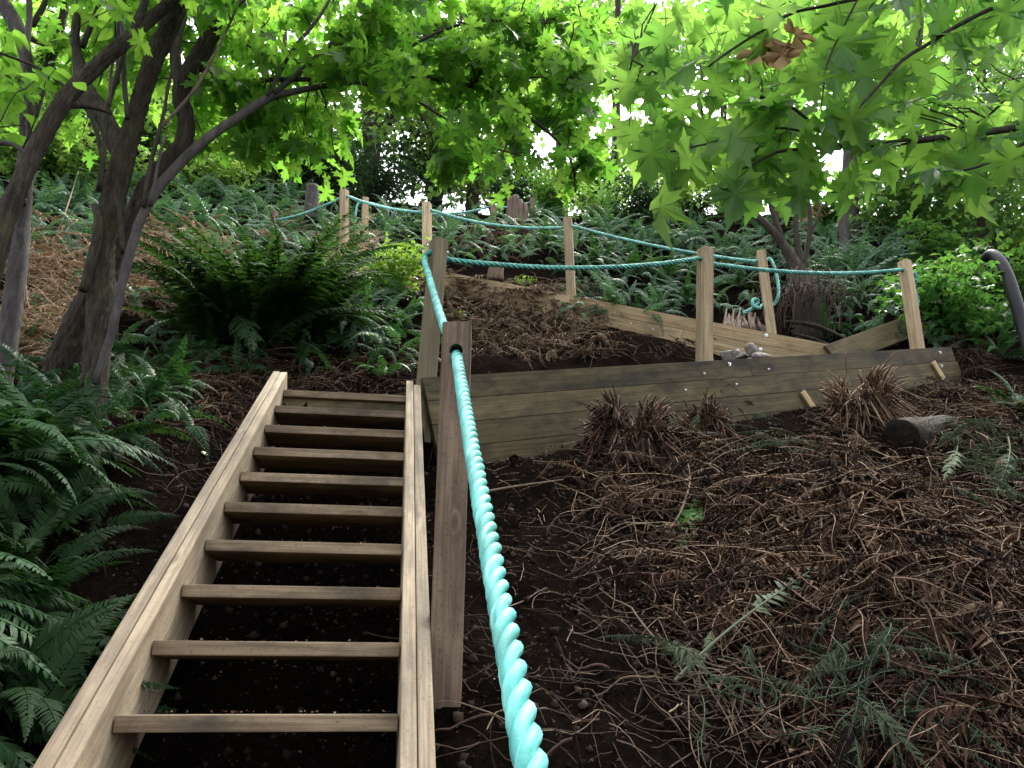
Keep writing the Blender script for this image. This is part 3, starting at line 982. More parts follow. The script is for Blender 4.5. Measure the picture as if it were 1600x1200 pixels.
def frond_arrays(pairs=30, width=.17, e0=70, e1=-25, bend=1.0, hi=True, petiole=.14, sweep=22, droop=.25, ragged=0.0, narrow=.17, curl=0.0):
    """one pinnate frond of length 1 growing along +X"""
    n = 26
    t = np.linspace(0, 1, n)
    el = np.radians(e0 + (e1 - e0) * t ** bend)
    st = 1.0 / (n - 1)
    X = np.concatenate([[0], np.cumsum(np.cos(el[:-1]) * st)]); Z = np.concatenate([[0], np.cumsum(np.sin(el[:-1]) * st)])
    Yc = .05 * np.sin(t * 2.5 + rng.uniform(0, 6)) * t + curl * np.sin(t * 5 + rng.uniform(0, 6)) * t
    C_ = np.stack([X, Yc, Z], -1)
    mb = MB()
    V, F3, F4 = tube(C_[::2] if not hi else C_, np.linspace(.0065, .0018, len(C_[::2]) if not hi else n), 3, False)
    mb.add(V, None, F4, .9)
    T, N, B = frames(C_)
    tp = np.linspace(petiole, .985, pairs)
    prof = np.clip((1 - tp) * 1.5, 0, 1) ** .8 * (.62 + .38 * np.clip((tp - petiole) / .2, 0, 1))
    for side in (1, -1):
        tj = np.clip(tp + rng.normal(0, .3 / pairs, pairs), petiole, .99)
        Cx = np.stack([np.interp(tj, t, C_[:, i]) for i in range(3)], -1)
        Tx = np.stack([np.interp(tj, t, T[:, i]) for i in range(3)], -1)
        L_ = width * prof * (1 + rng.normal(0, .05 + ragged, pairs))
        if ragged: L_ = np.where(rng.random(pairs) < ragged * .5, L_ * .15, L_)
        sw = np.radians(sweep + rng.normal(0, 5 + 40 * ragged, pairs) + 25 * tp)
        lat = np.cross(np.array([0, 0, 1.0]), Tx); lat /= np.linalg.norm(lat, axis=1)[:, None] + 1e-9
        lat = lat * side
        nrm = np.cross(Tx, lat) * side
        D = lat * np.cos(sw)[:, None] + Tx * np.sin(sw)[:, None]
        D = D + nrm * (rng.normal(-.06, .10 + ragged, pairs))[:, None]
        D /= np.linalg.norm(D, axis=1)[:, None]
        Wd = np.cross(D, nrm); Wd /= np.linalg.norm(Wd, axis=1)[:, None] + 1e-9
        wl = np.maximum(L_ * narrow, .012)
        dn = nrm * (-droop * L_)[:, None]
        col = np.repeat(.42 + rng.normal(0, .13, pairs), 6 if hi else 4)
        if hi:
            Vp = np.stack([Cx, Cx + D * (L_ * .22)[:, None] + Wd * (wl * .55)[:, None], Cx + D * (L_ * .22)[:, None] - Wd * (wl * .55)[:, None],
                           Cx + D * (L_ * .66)[:, None] + Wd * (wl * .36)[:, None] + dn * .35, Cx + D * (L_ * .66)[:, None] - Wd * (wl * .36)[:, None] + dn * .35,
                           Cx + D * L_[:, None] + dn], 1).reshape(-1, 3)
            k = np.arange(pairs) * 6
            mb.add(Vp, np.vstack([np.stack([k, k + 2, k + 1], -1), np.stack([k + 3, k + 4, k + 5], -1)]), np.stack([k + 1, k + 2, k + 4, k + 3], -1), col)
        else:
            Vp = np.stack([Cx, Cx + D * (L_ * .4)[:, None] + Wd * (wl * .55)[:, None], Cx + D * L_[:, None] + dn, Cx + D * (L_ * .4)[:, None] - Wd * (wl * .55)[:, None]], 1).reshape(-1, 3)
            k = np.arange(pairs) * 4
            mb.add(Vp, np.vstack([np.stack([k, k + 1, k + 2], -1), np.stack([k, k + 2, k + 3], -1)]), None, col)
    return mb.arrays()


HI = [frond_arrays(56, .115, 78, 5, 1.0, narrow=.2), frond_arrays(54, .12, 66, -22, 1.0, narrow=.2), frond_arrays(54, .12, 55, -52, .9, narrow=.2), frond_arrays(52, .115, 38, -60, .8, narrow=.2)]
MID = [frond_arrays(32, .12, 80, 25, 1.2, False, narrow=.26), frond_arrays(32, .125, 68, -15, 1.0, False, narrow=.26), frond_arrays(32, .125, 50, -45, .9, False, narrow=.26), frond_arrays(30, .12, 35, -60, .8, False, narrow=.26)]
DEAD = [frond_arrays(34, .095, 15, -25, 1, False, .08, 40, .9, .30, .26, .05), frond_arrays(28, .08, 5, -15, 1, False, .2, 50, 1.3, .4, .22, .07), frond_arrays(34, .085, 25, -35, 1, False, .1, 45, 1.1, .30, .26, .06), frond_arrays(18, .06, 8, -10, 1, False, .3, 50, 1.2, .5, .22, .08)]


def mesh_of(arr, name, mat):
    return mesh_np(name, arr[0], arr[1], arr[2], arr[3], mat)


ME = {}


def me_list(kind, arrs, mat):
    key = (kind, mat)
    if key not in ME: ME[key] = [mesh_of(a, kind, M[mat]) for a in arrs]
    return ME[key]


def rot_frame(az, tilt_n=None, pitch=0.0, roll=0.0):
    m = Matrix.Rotation(az, 3, 'Z') @ Matrix.Rotation(-pitch, 3, 'Y') @ Matrix.Rotation(roll, 3, 'X')
    if tilt_n is not None:
        q = Vector((0, 0, 1)).rotation_difference(Vector([float(c) for c in tilt_n]))
        m = q.to_matrix() @ m
    return np.array(m)


def fern(P, size, n, label, mat='fern', hi=False, lean=0.45, az=None, group='sword ferns on the hillside', dead=0, sink=.03, upright=0.0):
    """sword fern: a rosette of arching fronds, each a part"""
    P = np.asarray(P, float)
    root = empty('sword_fern', P - UP * sink, label, 'fern', group)
    nv = gnormal(np.array([P[0]]), np.array([P[1]]))[0]
    tilt = np.array([0, 0, 1.0]) * (1 - lean) + nv * lean
    meshes = me_list('frond', HI if hi else MID, mat)
    for i in range(n):
        a = (2 * PI * (i * 0.382 + rng.uniform(-.06, .06))) if az is None else az[0] + (az[1] - az[0]) * ((i + .5) / n + rng.uniform(-.3, .3) / n)
        tier = i / n * (1 - upright)
        b = 0 if tier < .18 else 1 if tier < .55 else 2 if tier < .85 else 3
        s = size * rng.uniform(.78, 1.08)
        m3 = rot_frame(a, tilt, R(rng.uniform(-8, 8)), R(rng.uniform(-28, 28))) * s
        link('frond', meshes[b], root, mat4(m3, P - UP * sink, 1.0))
    if dead:
        md = me_list('dead_frond', DEAD, 'litter')
        for i in range(dead):
            m3 = rot_frame(rng.uniform(0, 6.28), nv, R(rng.uniform(-30, 5)), R(rng.uniform(-40, 40))) * size * rng.uniform(.6, .9)
            link('dead_frond', md[i % 3], root, mat4(m3, P + UP * .04, 1.0))
    return root


# ------------------------------------------------------------------ trees
def line_px(pts, step=.05):
    """rows (u, v, Y, width px) -> smooth 3D line and radii"""
    P = np.array([list(at(u, v, Y)) + [wd * mpp(v, Y) / 2] for u, v, Y, wd in pts])
    Q = smooth_line(P, step)
    return Q[:, :3], np.maximum(Q[:, 3], .0015)


def limb(root, name, pts, mat, k=10, rough=.05, step=.05):
    big = mat == 'bark' and max(p[3] for p in pts) > 24
    P, r = line_px(pts, .022 if big else step)
    if len(P) > 8 and r.max() < .03:
        P = P + np.cumsum(rng.normal(0, .0018, P.shape), axis=0)
    V, F3, F4 = tube(P, r, 40 if big else k, True, 0 if big else rough, .13 if big else 0)
    MB().add(V, F3, F4).build(name, M[mat], root, True)
    return P[::2] if big else P


def twig_to(mb, A, B, r0, r1):
    d = B - A; L_ = np.linalg.norm(d)
    t = np.linspace(0, 1, max(4, int(L_ / .08)))[:, None]
    P = A + d * t + UP * (.12 * L_ * np.sin(t * PI)) + rng.normal(0, .012, (len(t), 3)) * np.sin(t * PI)
    V, F3, F4 = tube(P, np.linspace(r0, r1, len(t)), 4, False)
    mb.add(V, None, F4, .5)
    return P


def leafy_twigs(branches, clusters, size, per_twig=9, spread=.22):
    """twigs from the nearest branch into each cluster, leaves along them; clusters rows (u, v, Y, ru px, rv px, depth m, n leaves)"""
    B = np.vstack(branches)
    tw = MB(); Ps, az, gap = [], [], []
    for (u, v, Y, ru, rv, dY, n) in clusters:
        for _ in range(max(1, int(n / per_twig))):
            a = rng.uniform(0, 6.28); q = math.sqrt(rng.random())
            T = at(u + ru * q * math.cos(a), v + rv * q * math.sin(a), Y + rng.uniform(-dY, dY))
            dist = np.linalg.norm(B - T, axis=1) + 0.6 * np.clip(T[2] - B[:, 2], -1, 0) ** 2
            S = B[np.argmin(dist + rng.uniform(0, .25, len(B)))]
            if np.linalg.norm(T - S) > 1.6: S = T + (S - T) * (.7 / np.linalg.norm(T - S))
            P = twig_to(tw, S, T, .006, .0022)
            m = per_twig
            base = P[-1]; dirn = P[-1] - P[max(0, len(P) - 4)]; a0 = math.atan2(dirn[1], dirn[0])
            for i in range(m):
                back = (i // 2) / (m / 2)
                j = len(P) - 1 - int(back * (len(P) - 1) * .75)
                Ps.append(P[j] + rng.normal(0, spread * .35, 3) * [1, 1, .5])
                az.append(a0 + (1 if i % 2 else -1) * rng.uniform(.3, 1.5))
    return tw, np.array(Ps), np.array(az)


# --- the left multi-stemmed maple over the stairs
def at_ground(u, v, Y):
    p = at(u, v, Y); p[2] = height(p[0], p[1]); return p


tm = empty('vine_maple_tree', at_ground(145, 625, 4.2), 'leafy tree with several forking grey stems rising beside the stairs on the left', 'tree')
br = []
limb(tm, 'trunk', [(140, 760, 4.2, 52.8), (143, 690, 4.2, 47.5), (146, 620, 4.2, 40.5), (152, 560, 4.2, 37.0), (158, 480, 4.2, 39.6), (160, 400, 4.2, 33.4), (172, 330, 4.18, 35.2), (190, 255, 4.15, 33.4), (212, 180, 4.1, 27.3), (241, 90, 4.0, 28.2), (271, 25, 3.95, 28.2), (305, -60, 3.9, 29.9), (330, -170, 3.85, 24.6)], 'bark', 14, .06)
limb(tm, 'stem', [(20, 720, 4.45, 54.0), (58, 640, 4.45, 50.4), (88, 590, 4.45, 46.8), (118, 520, 4.42, 45.0), (150, 452, 4.4, 39.6), (190, 375, 4.4, 33.3), (232, 295, 4.4, 29.7), (262, 255, 4.4, 27.9), (285, 225, 4.4, 25.2), (291, 190, 4.4, 24.3), (284, 140, 4.38, 25.2), (318, 75, 4.35, 25.2), (352, 15, 4.3, 24.3), (390, -70, 4.2, 22.5)], 'bark', 12, .06)
br.append(limb(tm, 'stem', [(284, 140, 4.38, 20), (274, 95, 4.4, 18), (278, 50, 4.4, 17), (296, -10, 4.4, 15), (310, -80, 4.4, 12)], 'bark', 8))
limb(tm, 'stem', [(193, 240, 4.16, 32), (165, 190, 4.2, 28), (134, 138, 4.25, 24), (122, 90, 4.3, 15), (118, 50, 4.3, 12), (126, -10, 4.3, 10)], 'bark', 8)
limb(tm, 'stem', [(128, 74, 4.3, 10), (150, 20, 4.3, 8), (160, -20, 4.3, 7)], 'bark', 6)
limb(tm, 'stem', [(130, 455, 4.1, 14), (148, 380, 4.1, 16), (152, 345, 4.1, 15), (146, 320, 4.12, 10)], 'bark', 8)
# thin dark stem that turns into the long arching branch
br.append(limb(tm, 'branch', [(150, 600, 4.0, 12), (172, 520, 4.0, 14), (188, 440, 4.0, 15), (203, 380, 4.0, 15), (225, 325, 4.0, 15), (262, 270, 4.05, 16), (330, 208, 4.15, 15), (415, 154, 4.3, 13), (450, 142, 4.35, 11), (500, 133, 4.45, 9), (560, 126, 4.6, 7), (605, 144, 4.7, 5)], 'bark_pale', 8, .02))
br.append(limb(tm, 'branch', [(428, 148, 4.32, 9), (480, 105, 4.35, 8), (530, 62, 4.4, 8), (580, 28, 4.45, 7), (630, 0, 4.5, 6), (680, -30, 4.5, 5)], 'bark_pale', 6, .02))
br.append(limb(tm, 'branch', [(418, 152, 4.3, 7), (440, 110, 4.3, 6), (465, 70, 4.3, 6), (500, 25, 4.3, 5), (525, -20, 4.3, 4)], 'bark_pale', 6, .02))
br.append(limb(tm, 'branch', [(270, 108, 4.4, 8), (300, 106, 4.4, 10), (325, 113, 4.4, 11), (350, 134, 4.4, 12), (380, 129, 4.45, 9), (430, 124, 4.5, 8), (500, 125, 4.6, 8), (570, 125, 4.7, 8), (640, 121, 4.8, 8), (700, 128, 4.9, 7), (760, 146, 5.0, 7), (815, 180, 5.1, 6), (860, 212, 5.2, 5), (890, 250, 5.25, 4), (900, 300, 5.25, 3)], 'twigbark', 7, .03))
br.append(limb(tm, 'branch', [(572, 122, 4.7, 6), (620, 85, 4.75, 5), (660, 62, 4.8, 5), (710, 40, 4.85, 4), (770, 32, 4.9, 4), (830, 36, 4.9, 3)], 'twigbark', 6, .03))
br.append(limb(tm, 'branch', [(640, 150, 4.7, 5), (690, 182, 4.75, 4), (735, 212, 4.8, 4), (775, 232, 4.85, 3), (815, 245, 4.9, 2)], 'twigbark', 6, .03))
br.append(limb(tm, 'branch', [(643, 160, 4.7, 4), (668, 195, 4.7, 4), (682, 240, 4.7, 3), (686, 300, 4.7, 2)], 'twigbark', 6, .03))
br.append(limb(tm, 'branch', [(725, 135, 4.9, 4), (765, 120, 4.95, 3), (830, 122, 5.0, 3), (880, 120, 5.0, 2)], 'twigbark', 6, .03))
br.append(limb(tm, 'branch', [(330, 4, 4.2, 4), (390, 38, 4.3, 4), (440, 70, 4.35, 3), (466, 100, 4.35, 3)], 'twigbark', 5))
br.append(limb(tm, 'branch', [(305, 15, 4.2, 4), (350, 50, 4.3, 3), (400, 78, 4.3, 3), (440, 105, 4.3, 2)], 'twigbark', 5))
# thin side shoots
for pts, m in (([(225, 323, 3.98, 7), (234, 270, 3.97, 7), (250, 205, 3.95, 6), (262, 150, 3.93, 5), (278, 60, 3.9, 4)], 'twigbark'),
               ([(235, 322, 3.98, 6), (243, 280, 3.97, 5), (258, 210, 3.95, 4)], 'bark_pale'),
               ([(250, 202, 3.95, 5), (300, 140, 3.92, 5), (340, 70, 3.9, 4), (375, 0, 3.85, 4), (395, -40, 3.8, 3)], 'stump'),
               ([(155, 300, 4.05, 9), (163, 255, 4.0, 8), (165, 200, 4.0, 8), (172, 160, 4.0, 8), (186, 115, 3.98, 8), (205, 55, 3.95, 8), (232, -10, 3.9, 8)], 'twigbark'),
               ([(160, 250, 4.0, 7), (148, 205, 4.0, 7), (128, 165, 3.98, 7), (100, 138, 3.95, 6), (60, 110, 3.9, 5), (0, 85, 3.85, 4), (-40, 72, 3.8, 4)], 'twigbark'),
               ([(192, 395, 4.08, 8), (188, 340, 4.08, 7), (182, 310, 4.08, 5)], 'twigbark'),
               ([(200, 185, 4.05, 7), (196, 120, 4.03, 8), (194, 60, 4.0, 7), (192, 0, 4.0, 7), (190, -40, 4, 6)], 'bark_pale'),
               ([(183, 130, 4.1, 6), (184, 60, 4.1, 6), (187, -20, 4.1, 5)], 'twigbark'),
               ([(171, 165, 3.95, 5), (175, 110, 3.92, 5), (186, 70, 3.9, 4), (197, 58, 3.9, 3)], 'stump')):
    br.append(limb(tm, 'shoot', pts, m, 6, .02))
clusters = [  # u, v, Y, ru, rv, depth, leaves
    (460, 60, 4.5, 190, 70, 0.5, 216), (340, 150, 4.6, 90, 60, 0.4, 88), (330, 205, 4.8, 60, 28, 0.25, 40), (465, 235, 5.0, 75, 60, 0.3, 120), (400, 190, 5.0, 70, 35, 0.3, 56),
    (640, 50, 4.8, 160, 60, 0.6, 208), (800, 70, 5.1, 150, 75, 0.6, 200), (580, 110, 4.9, 110, 40, 0.4, 88), (700, 150, 4.9, 110, 40, 0.4, 96), (690, 222, 4.85, 75, 51, 0.3, 67),
    (790, 197, 5.0, 80, 51, 0.3, 52), (880, 187, 5.3, 60, 68, 0.3, 57), (905, 262, 5.3, 60, 34, 0.3, 28), (820, 257, 5.1, 60, 30, 0.3, 24), (620, 20, 5.6, 300, 60, 0.6, 192), (230, 60, 5.0, 160, 80, 0.5, 152),
    (60, 80, 5.2, 120, 90, 0.5, 152), (40, 180, 5.2, 80, 50, 0.4, 48), (190, 130, 5.4, 120, 60, 0.4, 96), (110, 210, 4.8, 20, 30, 0.1, 9), (500, -80, 4.5, 500, 70, 1.0, 264), (250, -60, 4.0, 300, 60, 0.8, 128), (900, 40, 5.4, 90, 60, 0.5, 88), (930, 120, 5.6, 60, 60, 0.5, 80), (900, 162, 5.6, 60, 51, 0.4, 36), (960, 60, 5.8, 50, 50, 0.4, 50), (930, 232, 5.6, 40, 42, 0.3, 20)]
tw, LP_, LA = leafy_twigs(br, clusters, .11)
tag(tw.build('twigs', M['twigbark'], tm, True), kind='stuff')
n = len(LP_)
put_leaves(tm, [mesh_of(a, 'leaf', M['leaf_vine']) for a in MED], MED, leaf_frames(n, (22, 66), 26, np.where(rng.random(n) < .62, PI / 2 + rng.normal(0, .8, n), LA)), LP_, rng.uniform(.09, .15, n), rng.normal(.48, .3, n), M['leaf_vine'], True)

tl = empty('leaning_tree', at_ground(-60, 560, 3.6), 'slanting grey-barked tree crossing in from the left edge, lowest stem leaning right', 'tree')
limb(tl, 'trunk', [(-75, 640, 3.65, 37.7), (-45, 520, 3.65, 36.1), (-15, 430, 3.65, 31.2), (6, 350, 3.65, 29.5), (32, 285, 3.65, 27.1), (60, 225, 3.68, 25.4), (92, 170, 3.7, 26.2), (122, 132, 3.72, 24.6), (175, 82, 3.75, 21.3), (222, 42, 3.8, 18.9), (280, -10, 3.8, 16.4), (330, -60, 3.8, 13.1)], 'bark', 12, .05)
limb(tl, 'branch', [(90, 172, 3.7, 16), (110, 165, 3.75, 12), (145, 168, 3.8, 7), (175, 178, 3.85, 4)], 'bark', 6)
limb(tl, 'branch', [(205, 55, 3.78, 10), (222, 20, 3.75, 11), (232, -20, 3.7, 10)], 'twigbark', 6)
tl_b = [limb(tl, 'branch', [(45, 245, 3.7, 8), (20, 228, 3.8, 9), (-10, 225, 3.9, 8), (-40, 222, 4.0, 6)], 'twigbark', 6)]
tl_b.append(limb(tl, 'branch', [(280, -10, 3.8, 12), (340, -60, 3.7, 9), (420, -90, 3.6, 6)], 'twigbark', 6))
tw, LP_, LA = leafy_twigs(tl_b, [(10, 40, 4.2, 60, 50, .3, 40), (30, 150, 4.3, 60, 60, .3, 40), (200, -80, 3.8, 160, 50, .4, 90), (105, 45, 3.6, 40, 12, .1, 10), (100, 105, 3.6, 20, 8, .1, 6)], .1)
tag(tw.build('twigs', M['twigbark'], tl, True), kind='stuff')
n = len(LP_)
put_leaves(tl, [mesh_of(a, 'leaf', M['leaf_vine']) for a in OVAL], OVAL, leaf_frames(n, (5, 40), 25, LA), LP_, rng.uniform(.08, .13, n), rng.normal(.45, .2, n), M['leaf_vine'], True, n_obj=80)

ts = empty('slender_tree', at_ground(0, 650, 4.7), 'slender straight tree with pale smooth stem standing at the far left edge', 'tree')
limb(ts, 'trunk', [(-4, 700, 4.7, 28), (2, 620, 4.7, 28), (14, 520, 4.7, 31), (27, 420, 4.7, 30), (34, 340, 4.7, 27), (40, 260, 4.7, 25), (46, 185, 4.7, 24), (44, 110, 4.7, 19), (30, 50, 4.7, 22), (8, 10, 4.7, 24), (-20, -40, 4.7, 22)], 'bark_pale', 10, .03)
ts_b = [limb(ts, 'stem', [(50, 185, 4.7, 15), (68, 125, 4.75, 15), (85, 75, 4.8, 14), (98, 30, 4.8, 13), (106, -20, 4.8, 11)], 'bark', 8)]
ts_b.append(limb(ts, 'stem', [(36, 320, 4.65, 10), (36, 200, 4.6, 11), (36, 100, 4.6, 10), (42, 30, 4.6, 9), (40, -20, 4.6, 8)], 'bark_pale', 6))
ts_b.append(limb(ts, 'branch', [(45, 170, 4.7, 9), (20, 140, 4.8, 7), (0, 118, 4.9, 6), (-30, 100, 5, 5)], 'bark_pale', 6))
ts_b.append(limb(ts, 'branch', [(50, 40, 4.7, 10), (65, 15, 4.7, 9), (82, -20, 4.7, 8)], 'twigbark', 6))
ts_b.append(limb(ts, 'branch', [(48, 60, 4.7, 9), (72, 72, 4.75, 9), (82, 78, 4.78, 8)], 'twigbark', 6))
tw, LP_, LA = leafy_twigs(ts_b, [(60, 60, 5.0, 90, 70, .4, 70), (20, 170, 5.2, 50, 60, .3, 40), (30, -60, 4.8, 100, 50, .4, 50)], .1)
tag(tw.build('twigs', M['twigbark'], ts, True), kind='stuff')
n = len(LP_)
put_leaves(ts, [mesh_of(a, 'leaf', M['leaf_vine']) for a in MED], MED, leaf_frames(n, (15, 60), 28, LA), LP_, rng.uniform(.08, .12, n), rng.normal(.5, .2, n), M['leaf_vine'], True, n_obj=60)

# --- the broad-leaved maple reaching in from the right
tb = empty('broadleaf_maple', (2.9, 3.5, float(ground(2.9, 3.5))), 'broad-leaved maple whose long boughs hang in from the right edge over the posts', 'tree')
Vt = smooth_line(np.array([[2.9, 3.5, float(ground(2.9, 3.5)) - .2, .11], [2.92, 3.55, 2.2, .10], [2.85, 3.5, 3.2, .09], [2.8, 3.45, 4.4, .075], [2.7, 3.4, 6, .05]]), .1)
V, F3, F4 = tube(Vt[:, :3], Vt[:, 3], 12, True, .05)
MB().add(V, F3, F4).build('trunk', M['bark'], tb, True)
Yb = 3.2
bb = []
bb.append(limb(tb, 'branch', [(1960, 130, 3.45, 26), (1800, 165, 3.35, 22), (1640, 190, 3.25, 15), (1560, 204, 3.2, 12), (1480, 214, 3.2, 11), (1400, 223, 3.2, 10), (1330, 228, 3.2, 8), (1270, 232, 3.2, 6), (1215, 237, 3.2, 5), (1175, 258, 3.2, 4), (1140, 270, 3.2, 3)], 'twigbark', 8, .03))
bb.append(limb(tb, 'branch', [(1310, 228, 3.2, 6), (1275, 200, 3.2, 5), (1240, 172, 3.2, 5), (1190, 152, 3.2, 5), (1150, 141, 3.2, 5), (1080, 128, 3.2, 4), (1030, 118, 3.2, 4), (985, 95, 3.2, 3)], 'twigbark', 6, .03))
bb.append(limb(tb, 'branch', [(1900, -120, 3.3, 18), (1700, -50, 3.1, 10), (1570, 4, 2.95, 7), (1500, 38, 2.95, 7), (1445, 72, 2.95, 6), (1410, 94, 2.95, 6), (1370, 138, 2.95, 5), (1325, 186, 2.95, 4)], 'twigbark', 6, .03))
bb.append(limb(tb, 'branch', [(1700, -90, 3.1, 8), (1450, -40, 3.0, 7), (1330, 2, 2.9, 6), (1238, 24, 2.9, 5), (1190, 48, 2.9, 4), (1140, 78, 2.9, 4), (1100, 106, 2.9, 3)], 'twigbark', 6, .03))
bb.append(limb(tb, 'branch', [(1800, 150, 3.35, 8), (1660, 205, 3.0, 5), (1600, 228, 3.0, 5), (1550, 255, 3.0, 4), (1510, 267, 3.0, 4), (1450, 270, 3.0, 3)], 'twigbark', 6, .03))
bb.append(limb(tb, 'branch', [(1300, 228, 3.2, 4), (1250, 205, 3.22, 4), (1180, 205, 3.25, 3), (1120, 225, 3.25, 3), (1050, 240, 3.25, 3)], 'twigbark', 6, .03))
bb.append(limb(tb, 'branch', [(1700, 90, 3.3, 7), (1600, 130, 3.4, 5), (1540, 185, 3.5, 3), (1500, 200, 3.5, 3)], 'twigbark', 6, .03))
bb.append(limb(tb, 'branch', [(1338, 2, 2.9, 4), (1310, 60, 2.9, 3), (1288, 110, 2.9, 3), (1282, 170, 2.9, 2)], 'twigbark', 6, .03))
# leaves: placed by eye where the photograph shows the largest ones, then filled in
manual = [(1062, 268, 3.1, .19, 200, 1), (1045, 318, 3.1, .23, 190, 0), (1150, 300, 3.15, .20, 185, 0), (1265, 250, 3.1, .20, 200, 0), (1255, 300, 3.2, .18, 160, 0), (1340, 285, 3.15, .19, 180, 0), (1250, 232, 3.1, .13, 230, 1),
          (1375, 248, 3.1, .14, 170, 1), (1190, 225, 3.3, .19, 200, 0), (1100, 205, 3.3, .20, 210, 0), (1040, 230, 3.3, .20, 170, 0), (1225, 150, 3.2, .14, 160, 1), (1285, 140, 3.2, .15, 180, 1), (1120, 115, 3.1, .17, 200, 1),
          (1090, 165, 3.2, .16, 190, 1), (1215, 190, 3.15, .12, 150, 1), (1330, 205, 3.1, .14, 170, 1), (1310, 105, 3.0, .20, 190, 0), (1350, 170, 3.0, .22, 200, 0), (1420, 175, 3.1, .13, 150, 1), (1480, 160, 3.1, .14, 210, 1),
          (1550, 95, 3.0, .16, 180, 1), (1530, 215, 3.1, .20, 200, 0), (1480, 240, 3.2, .18, 170, 0), (1400, 20, 2.8, .18, 190, 1), (1480, 30, 2.9, .2, 200, 0), (1560, 20, 2.9, .2, 170, 0), (1040, 60, 3.0, .2, 200, 0), (980, 130, 3.3, .18, 190, 0)]
Ps, Ss, Az, Pt = [], [], [], []
for (u, v, Y, s, azd, dk) in manual:
    Ps.append(at(u, v - 18, Y)); Ss.append(s); Az.append((-PI / 2 if dk else PI / 2) + R(azd - 180) + rng.normal(0, .4)); Pt.append(rng.uniform(25, 50) if dk else rng.uniform(42, 70))
for P in bb:
    st = 4
    for i in range(4, len(P), st):
        dep = P[i][1] * CP + P[i][2] * SP
        u = 800 + P[i][0] / dep * F_PX
        if u > 1680: continue
        dr = P[min(i + 1, len(P) - 1)] - P[i - 1]
        a0 = math.atan2(dr[1], dr[0])
        for sgn in (-1, 1):
            for rep in range(1 if rng.random() < .8 else 2):
                off = rng.uniform(.05, .20)
                a = a0 + sgn * rng.uniform(.4, 1.7)
                Ps.append(P[i] + np.array([math.cos(a) * off, math.sin(a) * off + .06, rng.uniform(-.03, .09)])); Ss.append(rng.uniform(.13, .23)); Az.append(a); Pt.append(rng.uniform(12, 58))
for (u, v, ru, rv, Y, n) in ((1160, 50, 200, 60, 3.6, 46), (1450, 50, 170, 55, 3.7, 40), (1120, 190, 170, 60, 3.7, 34), (1290, 130, 130, 60, 3.8, 22), (1250, 260, 100, 40, 3.7, 9), (1400, 150, 80, 50, 4.0, 12), (1540, 180, 70, 40, 4.2, 10), (1040, 60, 110, 60, 4.2, 26), (1300, -70, 350, 60, 3.4, 40)):
    for _ in range(n):
        a = rng.uniform(0, 6.28); q = math.sqrt(rng.random())
        Ps.append(at(u + ru * q * math.cos(a), v + rv * q * math.sin(a), Y + rng.uniform(-.35, .35))); Ss.append(rng.uniform(.14, .23)); Az.append(rng.uniform(0, 6.28)); Pt.append(rng.uniform(12, 58))
Ps, Ss, Az, Pt = np.array(Ps), np.array(Ss), np.array(Az), np.radians(np.array(Pt))
n = len(Ps)
bk = rng.random(n) < .72
bk[:len(manual)] = False
Az = np.where(bk, PI / 2 + rng.normal(0, .65, n), Az)
Pt = np.where(bk, np.radians(rng.uniform(35, 72, n)), Pt)
Yv = np.stack([np.cos(Az) * np.cos(Pt), np.sin(Az) * np.cos(Pt), -np.sin(Pt)], -1)
upn = np.array([0, 0, 1.0]) + rng.normal(0, .28, (n, 3))
Xv = np.cross(Yv, upn); Xv /= np.linalg.norm(Xv, axis=1)[:, None]
Mx = np.stack([Xv, Yv, np.cross(Xv, Yv)], -1)
put_leaves(tb, [mesh_of(a, 'leaf', M['leaf_big']) for a in BIG], BIG, Mx, Ps, Ss, rng.normal(.5, .33, n), M['leaf_big'], True)
tw = MB()
Bb = np.vstack(bb)
for p in Ps[len(manual):]:
    d = np.linalg.norm(Bb - p, axis=1); j = np.argmin(d)
    if .25 < d[j] < 1.2 and rng.random() < .35: twig_to(tw, Bb[j], p, .0045, .002)
tag(tw.build('twigs', M['twigbark'], tb, True), kind='stuff')
# a curled dead leaf cluster caught on the upper bough
dl = empty('dead_leaf_cluster', at(1215, 45, 2.9), 'curled orange-brown dead leaves caught on the upper right bough', 'dead leaf')
for (u, v, s, a, t_) in ((1212, 30, .17, 100, 78), (1195, 62, .15, 150, 70), (1228, 50, .15, 40, 80), (1222, 72, .12, 80, 60)):
    f = leaf_frames(1, (t_, t_ + 5), 15, np.array([R(a)]))[0]
    link('leaf', me_list('dead_leaf', [leaf_arrays(_half, 1.0, .5, .9, .2, .09), leaf_arrays(_half, .7, .7, .6, .2, .09)], 'orange')[int(s * 100) % 2], dl, mat4(f, at(u, v, 2.9), s))

